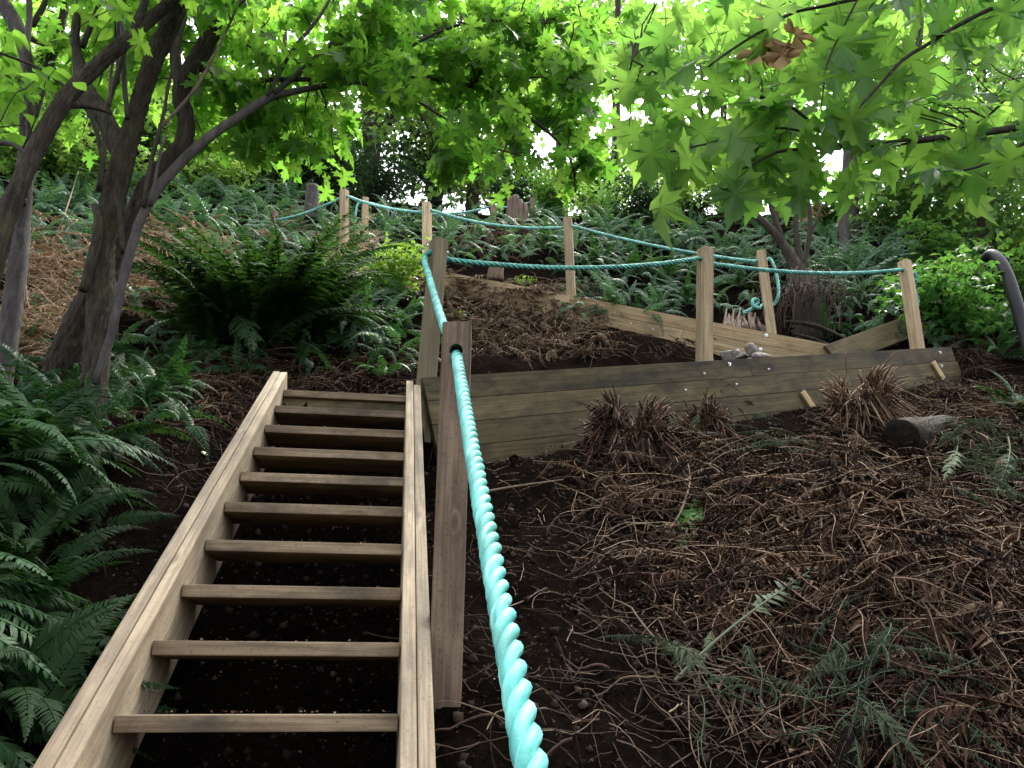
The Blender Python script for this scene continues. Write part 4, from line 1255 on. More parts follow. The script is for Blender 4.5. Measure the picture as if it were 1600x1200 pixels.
# ------------------------------------------------------------------ trees and thickets beyond the crest
def far_tree(u, Y, vb, w0, lean, crown, label, mat='bark_dark', leafmat='leaf_far', n_leaf=9000, size=.17, limbs=(), leaf=None, group='trees beyond the crest'):
    """trunk by pixel rows above its foot; crown rows (u, v, ru, rv, dY)"""
    foot = at(u, vb, Y); foot[2] = ground(foot[0], foot[1])
    root = empty('forest_tree', foot, label, 'tree', group)
    pts = [(u + lean * i / 6 + rng.normal(0, 2), vb + 25 - (vb + 60) * i / 6, Y, w0 * (1 - .09 * i)) for i in range(7)]
    limb(root, 'trunk', pts, mat, 9, .04, .2)
    for l in limbs: limb(root, 'branch', [(a, b, Y, c) for a, b, c in l], mat, 7, .03, .15)
    mb = MB()
    tot = sum(c[2] * c[3] for c in crown)
    for (cu, cv, ru, rv, dY) in crown:
        m = max(30, int(n_leaf * ru * rv / tot))
        k = max(3, m // 40)
        a = rng.uniform(0, 6.28, k); q = np.sqrt(rng.random(k))
        cc = np.array([at(cu + ru * q[i] * math.cos(a[i]), cv + rv * q[i] * math.sin(a[i]), Y + rng.uniform(-dY, dY)) for i in range(k)])
        w_ = rng.integers(0, k, m)
        sp = np.array([.34, .34, .16]) * (Y / 16)
        P = cc[w_] + rng.normal(0, 1, (m, 3)) * sp
        s = rng.uniform(.6, 1.2, m) * size
        ti = rng.normal(.5, .16, k)[w_] + rng.normal(0, .12, m)
        mb.add(*replicate(leaf or DIA, leaf_frames(m, (5, 60), 35) * s[:, None, None], P, np.clip(ti, 0, 1)))
    tag(mb.build('foliage', M[leafmat], root), kind='stuff')
    return root


far_tree(573, 15, 300, 38, 14, [(560, 130, 70, 90, 1.5), (500, 210, 45, 50, 1), (520, 280, 50, 26, .8), (640, 110, 60, 70, 1)], 'dark-trunked tree with a pale limb slanting right, behind the top path posts', limbs=[[(576, 246, 14), (598, 205, 16), (622, 165, 15), (640, 120, 13), (655, 60, 11)]], n_leaf=4600, leafmat='leaf_far')
far_tree(330, 14.5, 300, 16, -10, [(340, 215, 70, 60, 1.2), (300, 270, 60, 40, 1), (250, 160, 60, 60, 1.2), (400, 290, 60, 24, 1)], 'slim far tree with drooping sprays between the left stems and the pale posts', n_leaf=3600)
far_tree(60, 15, 290, 20, 6, [(60, 200, 90, 80, 1.2), (120, 260, 60, 40, 1), (20, 110, 60, 80, 1.2), (160, 60, 70, 60, 1.2)], 'far tree filling the gap behind the leftmost stems', n_leaf=5200)
far_tree(735, 16, 310, 22, 6, [(735, 215, 70, 60, 1.2), (700, 130, 80, 80, 1.4), (760, 285, 70, 22, .8), (800, 150, 50, 70, 1)], 'far tree with dense blue-green crown above the pink stump', leafmat='leaf_far', n_leaf=3600)
far_tree(880, 20, 315, 20, -8, [(860, 90, 90, 80, 1.6), (900, 20, 90, 50, 1.6), (960, 60, 50, 60, 1.5)], 'far tree with sky showing through its thin crown above the middle post', n_leaf=3600, size=.19)
far_tree(1216, 14, 330, 15, -12, [(1190, 60, 100, 70, 1.4), (1270, 110, 60, 60, 1), (1120, 30, 70, 60, 1.2), (1210, 170, 60, 40, 1)], 'thin far tree glimpsed through the broad maple leaves', n_leaf=2600, limbs=[[(1210, 130, 9), (1190, 100, 8), (1165, 80, 6)], [(1208, 110, 8), (1235, 70, 7), (1250, 30, 6)]])
far_tree(1425, 10.5, 372, 20, 12, [(1450, 250, 60, 60, 1.0), (1400, 300, 45, 35, .8), (1490, 330, 50, 30, .8), (1430, 150, 60, 50, 1)], 'brown-trunked tree at the crest behind the right-hand leafy bushes', n_leaf=3600, size=.12, leafmat='leaf_bush')
far_tree(1540, 9.8, 375, 20, -6, [(1550, 270, 60, 70, .8), (1580, 330, 50, 40, .6), (1520, 180, 70, 60, 1), (1590, 120, 60, 60, 1)], 'dark-trunked tree at the right edge above the black pipe', n_leaf=4200, size=.11, leafmat='leaf_bush')
far_tree(1330, 16, 330, 14, 4, [(1330, 30, 80, 50, 1.2), (1420, 60, 60, 50, 1.2), (1540, 40, 70, 60, 1.2)], 'slight far tree with yellowish crown at upper right', n_leaf=2600, leafmat='leaf_vine')


far_tree(960, 17, 318, 18, 6, [(980, 265, 60, 40, 1), (900, 285, 60, 26, 1), (1060, 240, 70, 50, 1.2)], 'low far tree closing the gap between the two maples', n_leaf=2600)
far_tree(1130, 16, 325, 14, -4, [(1130, 285, 70, 35, 1), (1200, 250, 60, 45, 1)], 'low far tree behind the lowest hanging maple leaves', n_leaf=1700)
far_tree(680, 17, 312, 26, -8, [(660, 240, 60, 60, 1), (720, 270, 60, 40, 1), (790, 275, 60, 35, 1)], 'dark conifer-like far tree behind the pale posts', leafmat='leaf_dark', n_leaf=4200, size=.15)
far_tree(440, 16, 305, 18, 4, [(440, 255, 60, 50, 1), (480, 290, 60, 24, 1), (390, 250, 40, 50, 1)], 'dark far tree showing under the hanging maple spray', n_leaf=2800)
far_tree(200, 15, 300, 16, 6, [(200, 240, 60, 50, 1), (260, 290, 60, 24, 1), (150, 290, 60, 24, 1)], 'far tree between the two grey stems', n_leaf=2600)


def shrub(P, size, n, label, mat='leaf_bush', leafb=None, lsize=.075, group='leafy bushes on the hillside', stems=9, flat=.8, name='leafy_bush', cat='bush', leafname='leaves'):
    P = np.asarray(P, float)
    root = empty(name, P - UP * .03, label, cat, group)
    tips = []
    for i in range(stems):
        a = rng.uniform(0, 6.28); r = size * rng.uniform(.3, 1.0)
        tip = P + np.array([math.cos(a) * r, math.sin(a) * r * .7, size * flat * rng.uniform(.6, 1.35)])
        mid = P + (tip - P) * .5 + UP * size * .25
        L_ = smooth_line(np.array([P - UP * .05, mid, tip]), .06)
        V, F3, F4 = tube(L_, np.linspace(.008, .002, len(L_)), 4, False)
        MB().add(V, None, F4, rng.random()).build('stem', M['twig'], root)
        tips.append(L_[len(L_) // 4:])
    T_ = np.vstack(tips)
    j = rng.integers(0, len(T_), n)
    Pp = T_[j] + rng.normal(0, size * .15, (n, 3)) * [1, 1, .7]
    s = rng.uniform(.7, 1.25, n) * lsize
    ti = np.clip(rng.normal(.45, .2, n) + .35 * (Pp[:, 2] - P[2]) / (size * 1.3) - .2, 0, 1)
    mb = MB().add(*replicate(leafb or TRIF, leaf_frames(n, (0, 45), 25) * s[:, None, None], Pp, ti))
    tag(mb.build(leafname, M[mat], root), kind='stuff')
    return root


def hp(u, v, y0=.9): return hit(u, v, y0)


# leafy bushes on the right
for (u, v, sz, n, ls, mt, lab) in (
        (1500, 540, .85, 1000, .095, 'leaf_bush', 'big leafy bush hanging over the right bank, left of the black pipe'),
        (1420, 470, .42, 260, .07, 'leaf_bush', 'leafy bush straight behind the leaning right post'),
        (1585, 500, .75, 760, .095, 'leaf_bush', 'bright leafy bush wrapped round the black pipe'),
        (1470, 430, .65, 560, .09, 'leaf_bush', 'leafy bush below the brown trunk on the crest'),
        (1580, 410, .65, 520, .085, 'fern_bright', 'sunlit yellow-green bush at the right edge of the crest'),
        (1390, 375, .6, 420, .08, 'leaf_bush', 'low bush between the orange leaves and the brown trunk'),
        (1540, 350, .75, 620, .085, 'fern_bright', 'pale green bush on the skyline at the dark trunk'),
        (1440, 355, .7, 560, .085, 'fern_bright', 'yellow-green bush on the skyline at the brown trunk'),
        (612, 470, .52, 760, .055, 'fern_bright', 'bright green young bush left of the olive post'),
        (575, 475, .22, 120, .05, 'leaf_bush', 'small mid-green bush beside the bright young bush'),
        (815, 452, .13, 120, .03, 'fern_bright', 'little yellow-green plant on top of the brown fern mound'),
        (722, 500, .08, 40, .03, 'fern_bright', 'tiny yellow-green plant just right of the olive post'),
        (345, 300, .8, 420, .10, 'leaf_far', 'wide dark bush at the crest behind the slim far tree'),
        (120, 300, .8, 420, .10, 'leaf_far', 'dark bush at the crest behind the leftmost stems'),
        (230, 310, .7, 380, .10, 'leaf_far', 'dark-hearted bush at the crest between the left stems'),
        (1150, 350, .7, 560, .08, 'leaf_bush', 'round bush on the skyline left of the forked bare trunk'),
        (930, 350, .7, 600, .075, 'leaf_far', 'bush on the skyline right of the middle post')):
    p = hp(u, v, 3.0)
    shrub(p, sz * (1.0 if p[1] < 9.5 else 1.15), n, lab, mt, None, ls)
# tall dark shrubs closing off the slope at the upper left
for (u, v, sz, n, mt, lab) in ((30, 290, 1.2, 1500, 'leaf_far', 'tall shrub at the crest left of the slanting tree'), (95, 285, 1.1, 1300, 'leaf_dark', 'tall dark shrub at the crest behind the slender stem'),
                               (190, 285, 1.1, 1300, 'leaf_dark', 'tall dark shrub at the crest between the grey stems'), (270, 290, 1.2, 1500, 'leaf_far', 'tall shrub at the crest right of the second grey stem'),
                               (345, 290, 1.2, 1500, 'leaf_dark', 'tall dark shrub at the crest under the arching thin stem'), (420, 295, 1.1, 1300, 'leaf_far', 'tall shrub at the crest under the green maple spray'), (480, 300, 1.0, 1100, 'leaf_dark', 'tall dark shrub at the crest left of the blue-grey stump')):
    shrub(hp(u, v, 3.0), sz, n, lab, mt, DIA if False else (DIA[0] * [.7, 1, 1], DIA[1], DIA[2], DIA[3]), .12, 'tall shrubs closing the upper left slope', 14, 1.0, 'tall_shrub', 'shrub')
for (u, v, sz, n, mt, lab) in ((715, 330, .7, 900, 'leaf_far', 'shrub on the crest above the second rope span'), (800, 338, .6, 800, 'leaf_dark', 'dark shrub on the crest in front of the short grey post'), (865, 340, .75, 1100, 'leaf_far', 'shrub on the crest left above the middle post'),
                               (935, 342, .75, 1100, 'leaf_dark', 'dark shrub on the crest right above the middle post'), (1040, 345, .7, 1000, 'leaf_far', 'shrub on the crest behind the lowest hanging leaf'), (1300, 360, .6, 800, 'leaf_bush', 'green shrub around the pale grey trunk')):
    shrub(hp(u, v, 3.0), sz, n, lab, mt, (DIA[0] * [.7, 1, 1], DIA[1], DIA[2], DIA[3]), .11, 'shrubs along the crest', 14, 1.0, 'crest_shrub', 'shrub')
# evergreen-looking thicket along the crest
for (u, v, sz, n, lab) in ((600, 320, 1.0, 1500, 'dark feathery evergreen bush behind the small post with hanging rope'),
                           (530, 318, .8, 1000, 'dark feathery evergreen bush behind the far left pale post'),
                           (760, 330, .7, 800, 'blue-green feathery bush around the pink stump'),
                           (1000, 350, .7, 800, 'dark feathery bush on the skyline under the hanging maple leaves'),
                           (1090, 350, .6, 700, 'dark feathery bush right of the hanging maple leaves')):
    shrub(hp(u, v, 3.0), sz, n, lab, 'leaf_dark', (DIA[0] * [.22, 1, 1], DIA[1], DIA[2], DIA[3]), .14, 'feathery evergreen bushes on the crest', 14, 1.1)
# orange maple seedling
p = hp(1276, 362, 3)
ol = empty('orange_seedling', p, 'small sapling with orange autumn leaves on the crest', 'plant')
mb = MB(); 
for i in range(4):
    tip = p + rng.normal(0, .16, 3) * [1, .6, .3] + UP * .33
    V, F3, F4 = tube(smooth_line(np.array([p - UP * .05, (p + tip) / 2 + UP * .05, tip]), .05), .004, 4, False); mb.add(V, None, F4)
mb.build('stem', M['twig'], ol)
for i in range(34):
    f = leaf_frames(1, (10, 70), 30)[0]
    link('leaf', me_list('orange_leaf', MED, 'orange')[i % 2], ol, mat4(f, p + rng.normal(0, .17, 3) * [1.2, .6, .7] + UP * .32, rng.uniform(.08, .13)))
# pale trunk and small bare forked tree above the root tangle
Yt = 8.9
bt = empty('forked_bare_tree', at_ground(1247, 430, Yt), 'small bare tree with forked dark stems growing above the root tangle', 'tree')
limb(bt, 'trunk', [(1262, 470, Yt, 34), (1250, 430, Yt, 26), (1232, 395, Yt, 17), (1208, 362, Yt, 13), (1178, 332, Yt, 11), (1160, 300, Yt, 8)], 'bark_dark', 9, .04)
limb(bt, 'stem', [(1226, 386, Yt, 10), (1216, 355, Yt, 9), (1206, 325, Yt, 9), (1198, 290, Yt, 8), (1190, 240, Yt, 7)], 'bark_dark', 8)
limb(bt, 'stem', [(1216, 362, Yt, 6), (1214, 330, Yt, 6), (1222, 290, Yt, 5), (1226, 250, Yt, 4)], 'bark_dark', 6)
limb(bt, 'stem', [(1252, 430, Yt, 10), (1248, 395, Yt, 9), (1243, 350, Yt, 8), (1240, 300, Yt, 7), (1236, 240, Yt, 5)], 'bark_dark', 6)
limb(bt, 'stem', [(1254, 430, Yt, 9), (1262, 385, Yt, 8), (1266, 345, Yt, 7), (1262, 300, Yt, 6), (1268, 250, Yt, 5)], 'bark_dark', 6)
limb(bt, 'stem', [(1264, 372, Yt, 5), (1275, 345, Yt, 4), (1284, 320, Yt, 4)], 'bark_dark', 6)
pt = empty('pale_trunk', at_ground(1319, 395, 9.6), 'straight pale grey trunk standing right of the orange seedling', 'tree')
limb(pt, 'trunk', [(1320, 415, 9.6, 16), (1319, 380, 9.6, 15), (1318, 330, 9.6, 15), (1322, 270, 9.6, 13), (1326, 180, 9.6, 11), (1330, 60, 9.6, 9)], 'bark_pale', 9, .03)
pt = empty('rough_trunk', at_ground(1338, 390, 10.4), 'rough dark trunk close behind the pale grey trunk', 'tree')
limb(pt, 'trunk', [(1338, 400, 10.4, 17), (1337, 350, 10.4, 16), (1334, 310, 10.4, 15), (1342, 230, 10.4, 13), (1350, 120, 10.4, 11)], 'bark_dark', 9, .06)

# ------------------------------------------------------------------ ferns
# nearest, at the lower left beside the stairs
F1 = 'ferns beside the lower stairs'
for (x, y, sz, n, az, lab) in ((-1.75, 2.2, .95, 18, (-2.4, .9), 'large sword fern at the lower left, its long fronds drooping beside the stringer'),
                               (-1.95, 2.45, 1.05, 19, (-2.2, 1.2), 'large sword fern at the left edge of the photo halfway down the stairs'),
                               (-2.3, 3.05, .7, 18, (-2.6, .9), 'sword fern with fanned upright fronds just left of the bare soil'),
                               (-2.25, 3.35, .95, 19, (-2.6, .8), 'sword fern spreading below the slender stem at the left edge'),
                               (-2.15, 1.65, .8, 15, (-2.2, 1.0), 'lowest sword fern in the bottom left corner'),
                               (-2.15, 3.75, .6, 18, (-2.8, .6), 'sword fern at the foot of the multi-stemmed tree')):
    fern((x, y, float(ground(x, y))), sz, n, lab, 'fern', True, .35, az, F1, dead=2)
for (x, y, sz, n, az, lab) in ((-1.85, 2.62, .75, 15, (-2.6, .6), 'sword fern in the middle of the lower left ferns'),
                               (-2.15, 2.05, .9, 15, (-2.4, 1.0), 'sword fern half out of frame at the lower left edge'),
                               (-1.95, 1.9, .75, 14, (-2.2, .6), 'dark low sword fern near the bottom left corner'),
                               (-2.4, 2.85, .9, 16, (-2.2, .8), 'sword fern at the left edge under the slanting tree')):
    fern((x, y, float(ground(x, y))), sz, n, lab, 'fern', True, .35, az, F1, dead=1)
F2 = 'sword ferns on the left bank'
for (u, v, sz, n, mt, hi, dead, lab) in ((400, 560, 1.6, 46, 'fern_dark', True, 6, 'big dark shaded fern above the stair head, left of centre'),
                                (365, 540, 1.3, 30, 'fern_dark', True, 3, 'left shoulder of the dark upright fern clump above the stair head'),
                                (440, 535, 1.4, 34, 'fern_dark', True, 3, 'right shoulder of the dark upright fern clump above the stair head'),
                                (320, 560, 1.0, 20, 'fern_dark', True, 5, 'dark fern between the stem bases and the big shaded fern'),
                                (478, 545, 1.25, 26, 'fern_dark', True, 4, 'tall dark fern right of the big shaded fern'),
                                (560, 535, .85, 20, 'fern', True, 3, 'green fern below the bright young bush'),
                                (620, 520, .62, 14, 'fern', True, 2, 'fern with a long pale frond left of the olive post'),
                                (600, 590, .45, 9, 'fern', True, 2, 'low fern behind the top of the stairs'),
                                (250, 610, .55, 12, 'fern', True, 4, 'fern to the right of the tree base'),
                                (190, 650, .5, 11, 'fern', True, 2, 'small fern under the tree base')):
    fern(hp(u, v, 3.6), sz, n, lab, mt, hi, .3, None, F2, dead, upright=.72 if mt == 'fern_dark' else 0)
F3_ = 'pale blue-green ferns on the sunlit upper slope'
for (u, v, sz, lab) in ((60, 345, .8, 'pale fern left of the slanting tree'), (110, 330, .8, 'silvery fern right of the slanting tree stem'), (25, 395, .7, 'pale fern at the left edge of the upper slope'),
                        (150, 385, .7, 'pale fern close behind the main grey stem on the upper slope'), (225, 345, .85, 'silvery fern framed by the thin grey shoots'), (270, 370, .8, 'silvery fern right of the arching thin stem'),
                        (330, 355, .85, 'pale fern above the tan dead fronds'), (370, 330, .8, 'pale fern on the slope under the green maple sprays'), (300, 318, .8, 'pale fern high on the slope between two stems'),
                        (420, 350, .75, 'pale fern left of the weathered pinkish post'), (455, 320, .8, 'grey-green fern behind the weathered pinkish post'), (510, 365, .7, 'silvery fern at the foot of the far left pale post'),
                        (555, 385, .65, 'silvery fern between the two far left posts'), (600, 375, .7, 'silvery fern below the small post with hanging rope'), (640, 365, .7, 'fern left of the pale post behind the landing'),
                        (500, 420, .6, 'silvery fern beside the orange-brown dead clump'), (180, 320, .8, 'pale fern behind the fork of the grey stems')):
    fern(hp(u, v, 5.0), sz, 15, lab, 'fern_hill', False, .3, None, F3_)
F4_ = 'ferns on the bank above the upper wall'
for (u, v, sz, mt, lab) in ((700, 372, .6, 'fern_hill', 'fern right of the pale post behind the landing'), (850, 385, .65, 'fern', 'dark fern left of the middle post'), (835, 345, .7, 'fern_hill', 'fern below the pink stump'),
                        (930, 420, .75, 'fern', 'fern drooping just right of the middle post'), (985, 430, .75, 'fern', 'fern drooping over the upper wall under the rope'), (1040, 440, .7, 'fern', 'hanging fern near the middle of the upper wall'),
                        (1075, 470, .6, 'fern', 'hanging fern left of the tan knotty post'), (950, 370, .75, 'fern_hill', 'fern on the slope under the hanging dark maple leaf'), (1010, 385, .75, 'fern_hill', 'fern left of the lowest hanging maple leaves'),
                        (1065, 390, .75, 'fern_hill', 'fern behind the tan knotty post'), (1130, 400, .7, 'fern_hill', 'fern between the tan post and the looped rope post'), (1155, 450, .55, 'fern', 'fern behind the looped rope post'),
                        (1300, 430, .75, 'fern_hill', 'fern hanging right of the root tangle'), (1350, 440, .8, 'fern_hill', 'large hanging fern left of the leaning post'), (1385, 420, .7, 'fern_hill', 'fern close to the top of the leaning post'),
                        (1290, 385, .7, 'fern_hill', 'fern under the pale grey trunk'), (1345, 480, .6, 'fern', 'dark fern above the leaning plank'), (1190, 370, .6, 'fern_hill', 'fern around the foot of the forked bare tree'),
                        (1560, 560, .6, 'fern', 'fern under the black pipe at the right edge'), (1470, 530, .35, 'fern', 'small fern at the wall end right of the leaning post'), (1590, 640, .5, 'fern', 'fern at the right edge below the pipe')):
    fern(hp(u, v, 3.0), sz, 15, lab, mt, u > 1400, .4, None, F4_, 1 if mt == 'fern' else 0)


# undergrowth: countless fronds filling the upper slope
def scatter_fronds(boxes, arrs, name, mat, label, cat, lo=.35, hi_=.7, pitch=(-15, 35), lift=(0, .08), y0=3.0, tint=(.5, .18), drop=None):
    mb = MB()
    P = []
    for (u0, v0, u1, v1, n) in boxes:
        for _ in range(n):
            P.append(hit(rng.uniform(u0, u1), rng.uniform(v0, v1), y0))
    P = np.array(P); n = len(P)
    nv = gnormal(P[:, 0], P[:, 1])
    which = rng.integers(0, len(arrs), n)
    s = rng.uniform(lo, hi_, n)
    Ms = np.array([rot_frame(rng.uniform(0, 6.28) if drop is None else -PI / 2 + rng.normal(0, drop), nv[i] * .7 + np.array([0, 0, .3]), R(rng.uniform(*pitch)), R(rng.uniform(-50, 50))) * s[i] for i in range(n)])
    P = P + nv * rng.uniform(*lift, n)[:, None]
    ti = rng.normal(*tint, n)
    for b in range(len(arrs)):
        q = which == b
        if q.any(): mb.add(*replicate(arrs[b], Ms[q], P[q], ti[q]))
    o = mb.build(name, M[mat])
    return tag(o, label, cat, None, 'stuff')


scatter_fronds([(0, 300, 700, 400, 620), (680, 330, 1130, 420, 420), (880, 390, 1180, 500, 170), (1130, 350, 1600, 430, 420), (1240, 420, 1600, 540, 220), (0, 400, 330, 560, 70), (450, 400, 660, 560, 160), (330, 360, 520, 470, 160)],
               MID[1:], 'fern_undergrowth', 'fern_hill', 'mixed low ferns covering the upper hillside under the trees', 'undergrowth', .3, .6)
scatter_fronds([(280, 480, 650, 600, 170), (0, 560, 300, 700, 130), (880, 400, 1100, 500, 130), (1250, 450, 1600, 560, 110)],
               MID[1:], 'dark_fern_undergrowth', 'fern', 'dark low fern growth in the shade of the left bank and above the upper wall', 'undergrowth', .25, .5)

# ------------------------------------------------------------------ dead fern, litter, twigs
scatter_fronds([(20, 370, 130, 540, 300), (60, 420, 300, 500, 260), (210, 365, 300, 430, 170), (270, 370, 350, 450, 110), (20, 520, 110, 590, 80), (420, 340, 470, 400, 50)], DEAD, 'tan_dead_ferns', 'tan_dead',
               'tan dried fern fronds heaped around the left tree stems', 'dead fern', .25, .5, (-25, 30), (.02, .22), 3.6, (.5, .25))
scatter_fronds([(500, 370, 590, 450, 190)], DEAD, 'orange_dead_ferns', 'tan_dead', 'orange-brown dried fronds below the far left pale post', 'dead fern', .2, .4, (-20, 40), (.02, .2), 4, (.6, .2))
scatter_fronds([(710, 360, 840, 405, 130), (645, 395, 700, 470, 60)], DEAD, 'rusty_dead_ferns', 'litter', 'rust-coloured dead fern hanging on the slope behind the left part of the upper wall', 'dead fern', .25, .5, (-40, 10), (.02, .2), 5, (.9, .15))
scatter_fronds([(700, 450, 940, 560, 420), (690, 440, 900, 480, 150)], DEAD, 'dead_fern_mound', 'litter', 'mound of red-brown raked fern stalks behind the damp wall', 'dead fern', .2, .5, (-35, 20), (.0, .10), 4.2, (.95, .2), .9)  # tint raised to paint in sky light on the up-facing slope
scatter_fronds([(940, 535, 1110, 560, 60), (1480, 540, 1560, 600, 160)], DEAD, 'dark_fern_heap', 'litter', 'dark crumbled dead fern at both ends of the path behind the damp wall', 'dead fern', .12, .3, (-35, 20), (.0, .12), 4.6, (.35, .2))
scatter_fronds([(200, 560, 660, 610, 330), (230, 590, 430, 680, 160), (290, 500, 640, 580, 160)], DEAD, 'leaf_litter', 'litter', 'brown fallen fern litter on the bank behind the stair head', 'leaf litter', .15, .42, (-30, 10), (.0, .06), 3.6, (.5, .22))
scatter_fronds([(930, 690, 1600, 820, 420), (1120, 800, 1600, 1000, 760), (1200, 980, 1600, 1190, 330), (900, 700, 1130, 800, 120), (1000, 830, 1200, 1000, 80), (760, 720, 960, 900, 30)], DEAD, 'fern_litter', 'litter',
               'tangled brown dead fern fronds strewn over the right-hand soil bank', 'leaf litter', .16, .42, (-25, 12), (.0, .09), 1.2, (.56, .27))
scatter_fronds([(1440, 600, 1600, 680, 240), (1270, 640, 1480, 720, 120)], DEAD, 'dry_fern_litter', 'litter', 'paler dry fern litter round the dark log', 'leaf litter', .12, .3, (-25, 12), (.0, .08), 1.5, (.72, .2))
scatter_fronds([(1470, 680, 1600, 790, 80), (1160, 690, 1260, 740, 22), (1270, 1000, 1450, 1190, 70), (1000, 1030, 1200, 1120, 14), (1080, 640, 1160, 690, 14)], DEAD, 'wilted_fronds', 'fern_grey', 'wilted grey-green fern pieces lying in the brown litter', 'wilted fern', .18, .36, (-25, 8), (.05, .14), 1.2, (.5, .2))


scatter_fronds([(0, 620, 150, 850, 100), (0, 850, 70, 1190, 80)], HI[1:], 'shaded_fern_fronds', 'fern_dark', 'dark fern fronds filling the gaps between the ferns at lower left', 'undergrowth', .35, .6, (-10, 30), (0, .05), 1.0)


def scatter_twigs(boxes, name, label, cat, lo=.08, hi_=.4, rad=.0019, tint=(.42, .28), lift=.05, y0=1.0):
    mb = MB()
    for (u0, v0, u1, v1, n) in boxes:
        for _ in range(n):
            P0 = hit(rng.uniform(u0, u1), rng.uniform(v0, v1), y0)
            L_ = rng.uniform(lo, hi_) * rng.uniform(.4, 1)
            a = rng.uniform(0, 6.28); bend = rng.normal(0, .4)
            t = np.linspace(0, 1, 9)
            ang = a + bend * t + .08 * np.cumsum(rng.normal(0, 1, 9))
            X = P0[0] + np.concatenate([[0], np.cumsum(np.cos(ang[:-1]) * L_ / 8)]); Y = P0[1] + np.concatenate([[0], np.cumsum(np.sin(ang[:-1]) * L_ / 8)]) * .75
            nv = np.interp(np.arange(9), [0, 4, 8], rng.uniform(0, lift, 3)) + .004
            Z = height(X, Y) + nv
            V, F3, F4 = tube(np.stack([X, Y, Z], -1), rad * rng.uniform(.5, 1.5) * np.linspace(1, .5, 9), 3, False)
            mb.add(V, None, F4, np.clip(rng.normal(*tint), 0, 1))
    return tag(mb.build(name, M['twig']), label, cat, None, 'stuff')


scatter_twigs([(900, 690, 1600, 900, 520), (1050, 880, 1600, 1200, 560), (740, 720, 1050, 1200, 170), (700, 450, 950, 560, 350), (1250, 600, 1600, 700, 260), (940, 540, 1110, 562, 60)], 'dry_twigs', 'fine dry fern stalks and twigs strewn over the right-hand bank', 'twigs')
scatter_twigs([(210, 560, 660, 660, 420), (20, 380, 330, 560, 200), (250, 640, 420, 800, 90), (280, 480, 650, 600, 200)], 'brittle_twigs', 'fine dry stalks on the bank left of and behind the stairs', 'twigs', .08, .35)
scatter_twigs([(700, 880, 1600, 1200, 30), (940, 760, 1300, 900, 22), (1350, 640, 1600, 900, 24)], 'fallen_sticks', 'longer bent brown sticks lying across the litter', 'sticks', .25, .6, .0042, (.5, .25), .10)
scatter_twigs([(930, 700, 1600, 900, 150), (1050, 880, 1600, 1200, 190), (700, 450, 940, 560, 220), (1270, 620, 1600, 700, 60)], 'straw', 'long pale straw-like fern stalks lying loose over the brown litter', 'straw', .2, .55, .0021, (.85, .15), .10)
# crumbs of soil, bark and leaf
mb = MB()
nC = 26000
u = rng.uniform(-2.6, 3.6, nC); y = rng.uniform(1.2, 6.6, nC)
P = np.stack([u, y, height(u, y) + .004], -1)
s = rng.uniform(.004, .017, nC) * np.where(rng.random(nC) < .06, 1.7, 1)
mb.add(*replicate((DIA[0] * [.8, 1, 1.5], DIA[1], DIA[2], DIA[3]), leaf_frames(nC, (-30, 40), 60) * s[:, None, None], P, np.clip(rng.normal(.42, .25, nC), 0, 1)))
def scatter_flakes(boxes, label):
    m_ = MB()
    for (u0, v0, u1, v1, n) in boxes:
        Pf = np.array([hit(rng.uniform(u0, u1), rng.uniform(v0, v1), 1.2) for _ in range(n // 12)])
        Pf = np.repeat(Pf, 12, 0) + rng.normal(0, .05, (n // 12 * 12, 3)) * [1, 1, 0]
        Pf[:, 2] = height(Pf[:, 0], Pf[:, 1]) + rng.uniform(.002, .07, len(Pf))
        sf = rng.uniform(.010, .032, len(Pf))
        m_.add(*replicate((DIA[0] * [.5, 1, 1.6], DIA[1], DIA[2], DIA[3]), leaf_frames(len(Pf), (-25, 45), 70) * sf[:, None, None], Pf, np.clip(rng.normal(.5, .25, len(Pf)), 0, 1)))
    return tag(m_.build('leaf_fragments', M['litter']), label, 'leaf litter', None, 'stuff')


scatter_flakes([(930, 690, 1600, 820, 5000), (1100, 800, 1600, 1000, 9000), (1180, 980, 1600, 1200, 4500), (1000, 830, 1200, 1000, 1500), (700, 450, 950, 560, 4500), (220, 560, 660, 620, 3500), (1440, 600, 1600, 700, 2500)], 'broken brown leaf fragments matted into the dead fern litter')
OCT = (np.array([[1, 0, 0], [-1, 0, 0], [0, 1, 0], [0, -1, 0], [0, 0, .8], [0, 0, -.8]]) * .5, np.array([[0, 2, 4], [2, 1, 4], [1, 3, 4], [3, 0, 4], [2, 0, 5], [1, 2, 5], [3, 1, 5], [0, 3, 5]]), np.zeros((0, 4), int), np.full(6, .5))
mc = MB()
nK = 14000
xk = rng.uniform(-2.4, 3.4, nK); yk = rng.uniform(1.2, 6.0, nK)
Pk = np.stack([xk, yk, height(xk, yk) + .003], -1)
mc.add(*replicate(OCT, leaf_frames(nK, (-60, 60), 60) * (.006 + .04 * rng.random(nK) ** 4)[:, None, None] * rng.uniform(.7, 1.3, (nK, 1, 3)), Pk, np.clip(rng.normal(.5, .25, nK), 0, 1)))
tag(mc.build('soil_clods', M['clod']), 'small dark clods of earth on the bare soil', 'soil clods', None, 'stuff')
tag(mb.build('soil_crumbs', M['litter']), 'crumbs of bark and dead leaf on the dark soil', 'soil crumbs', None, 'stuff')


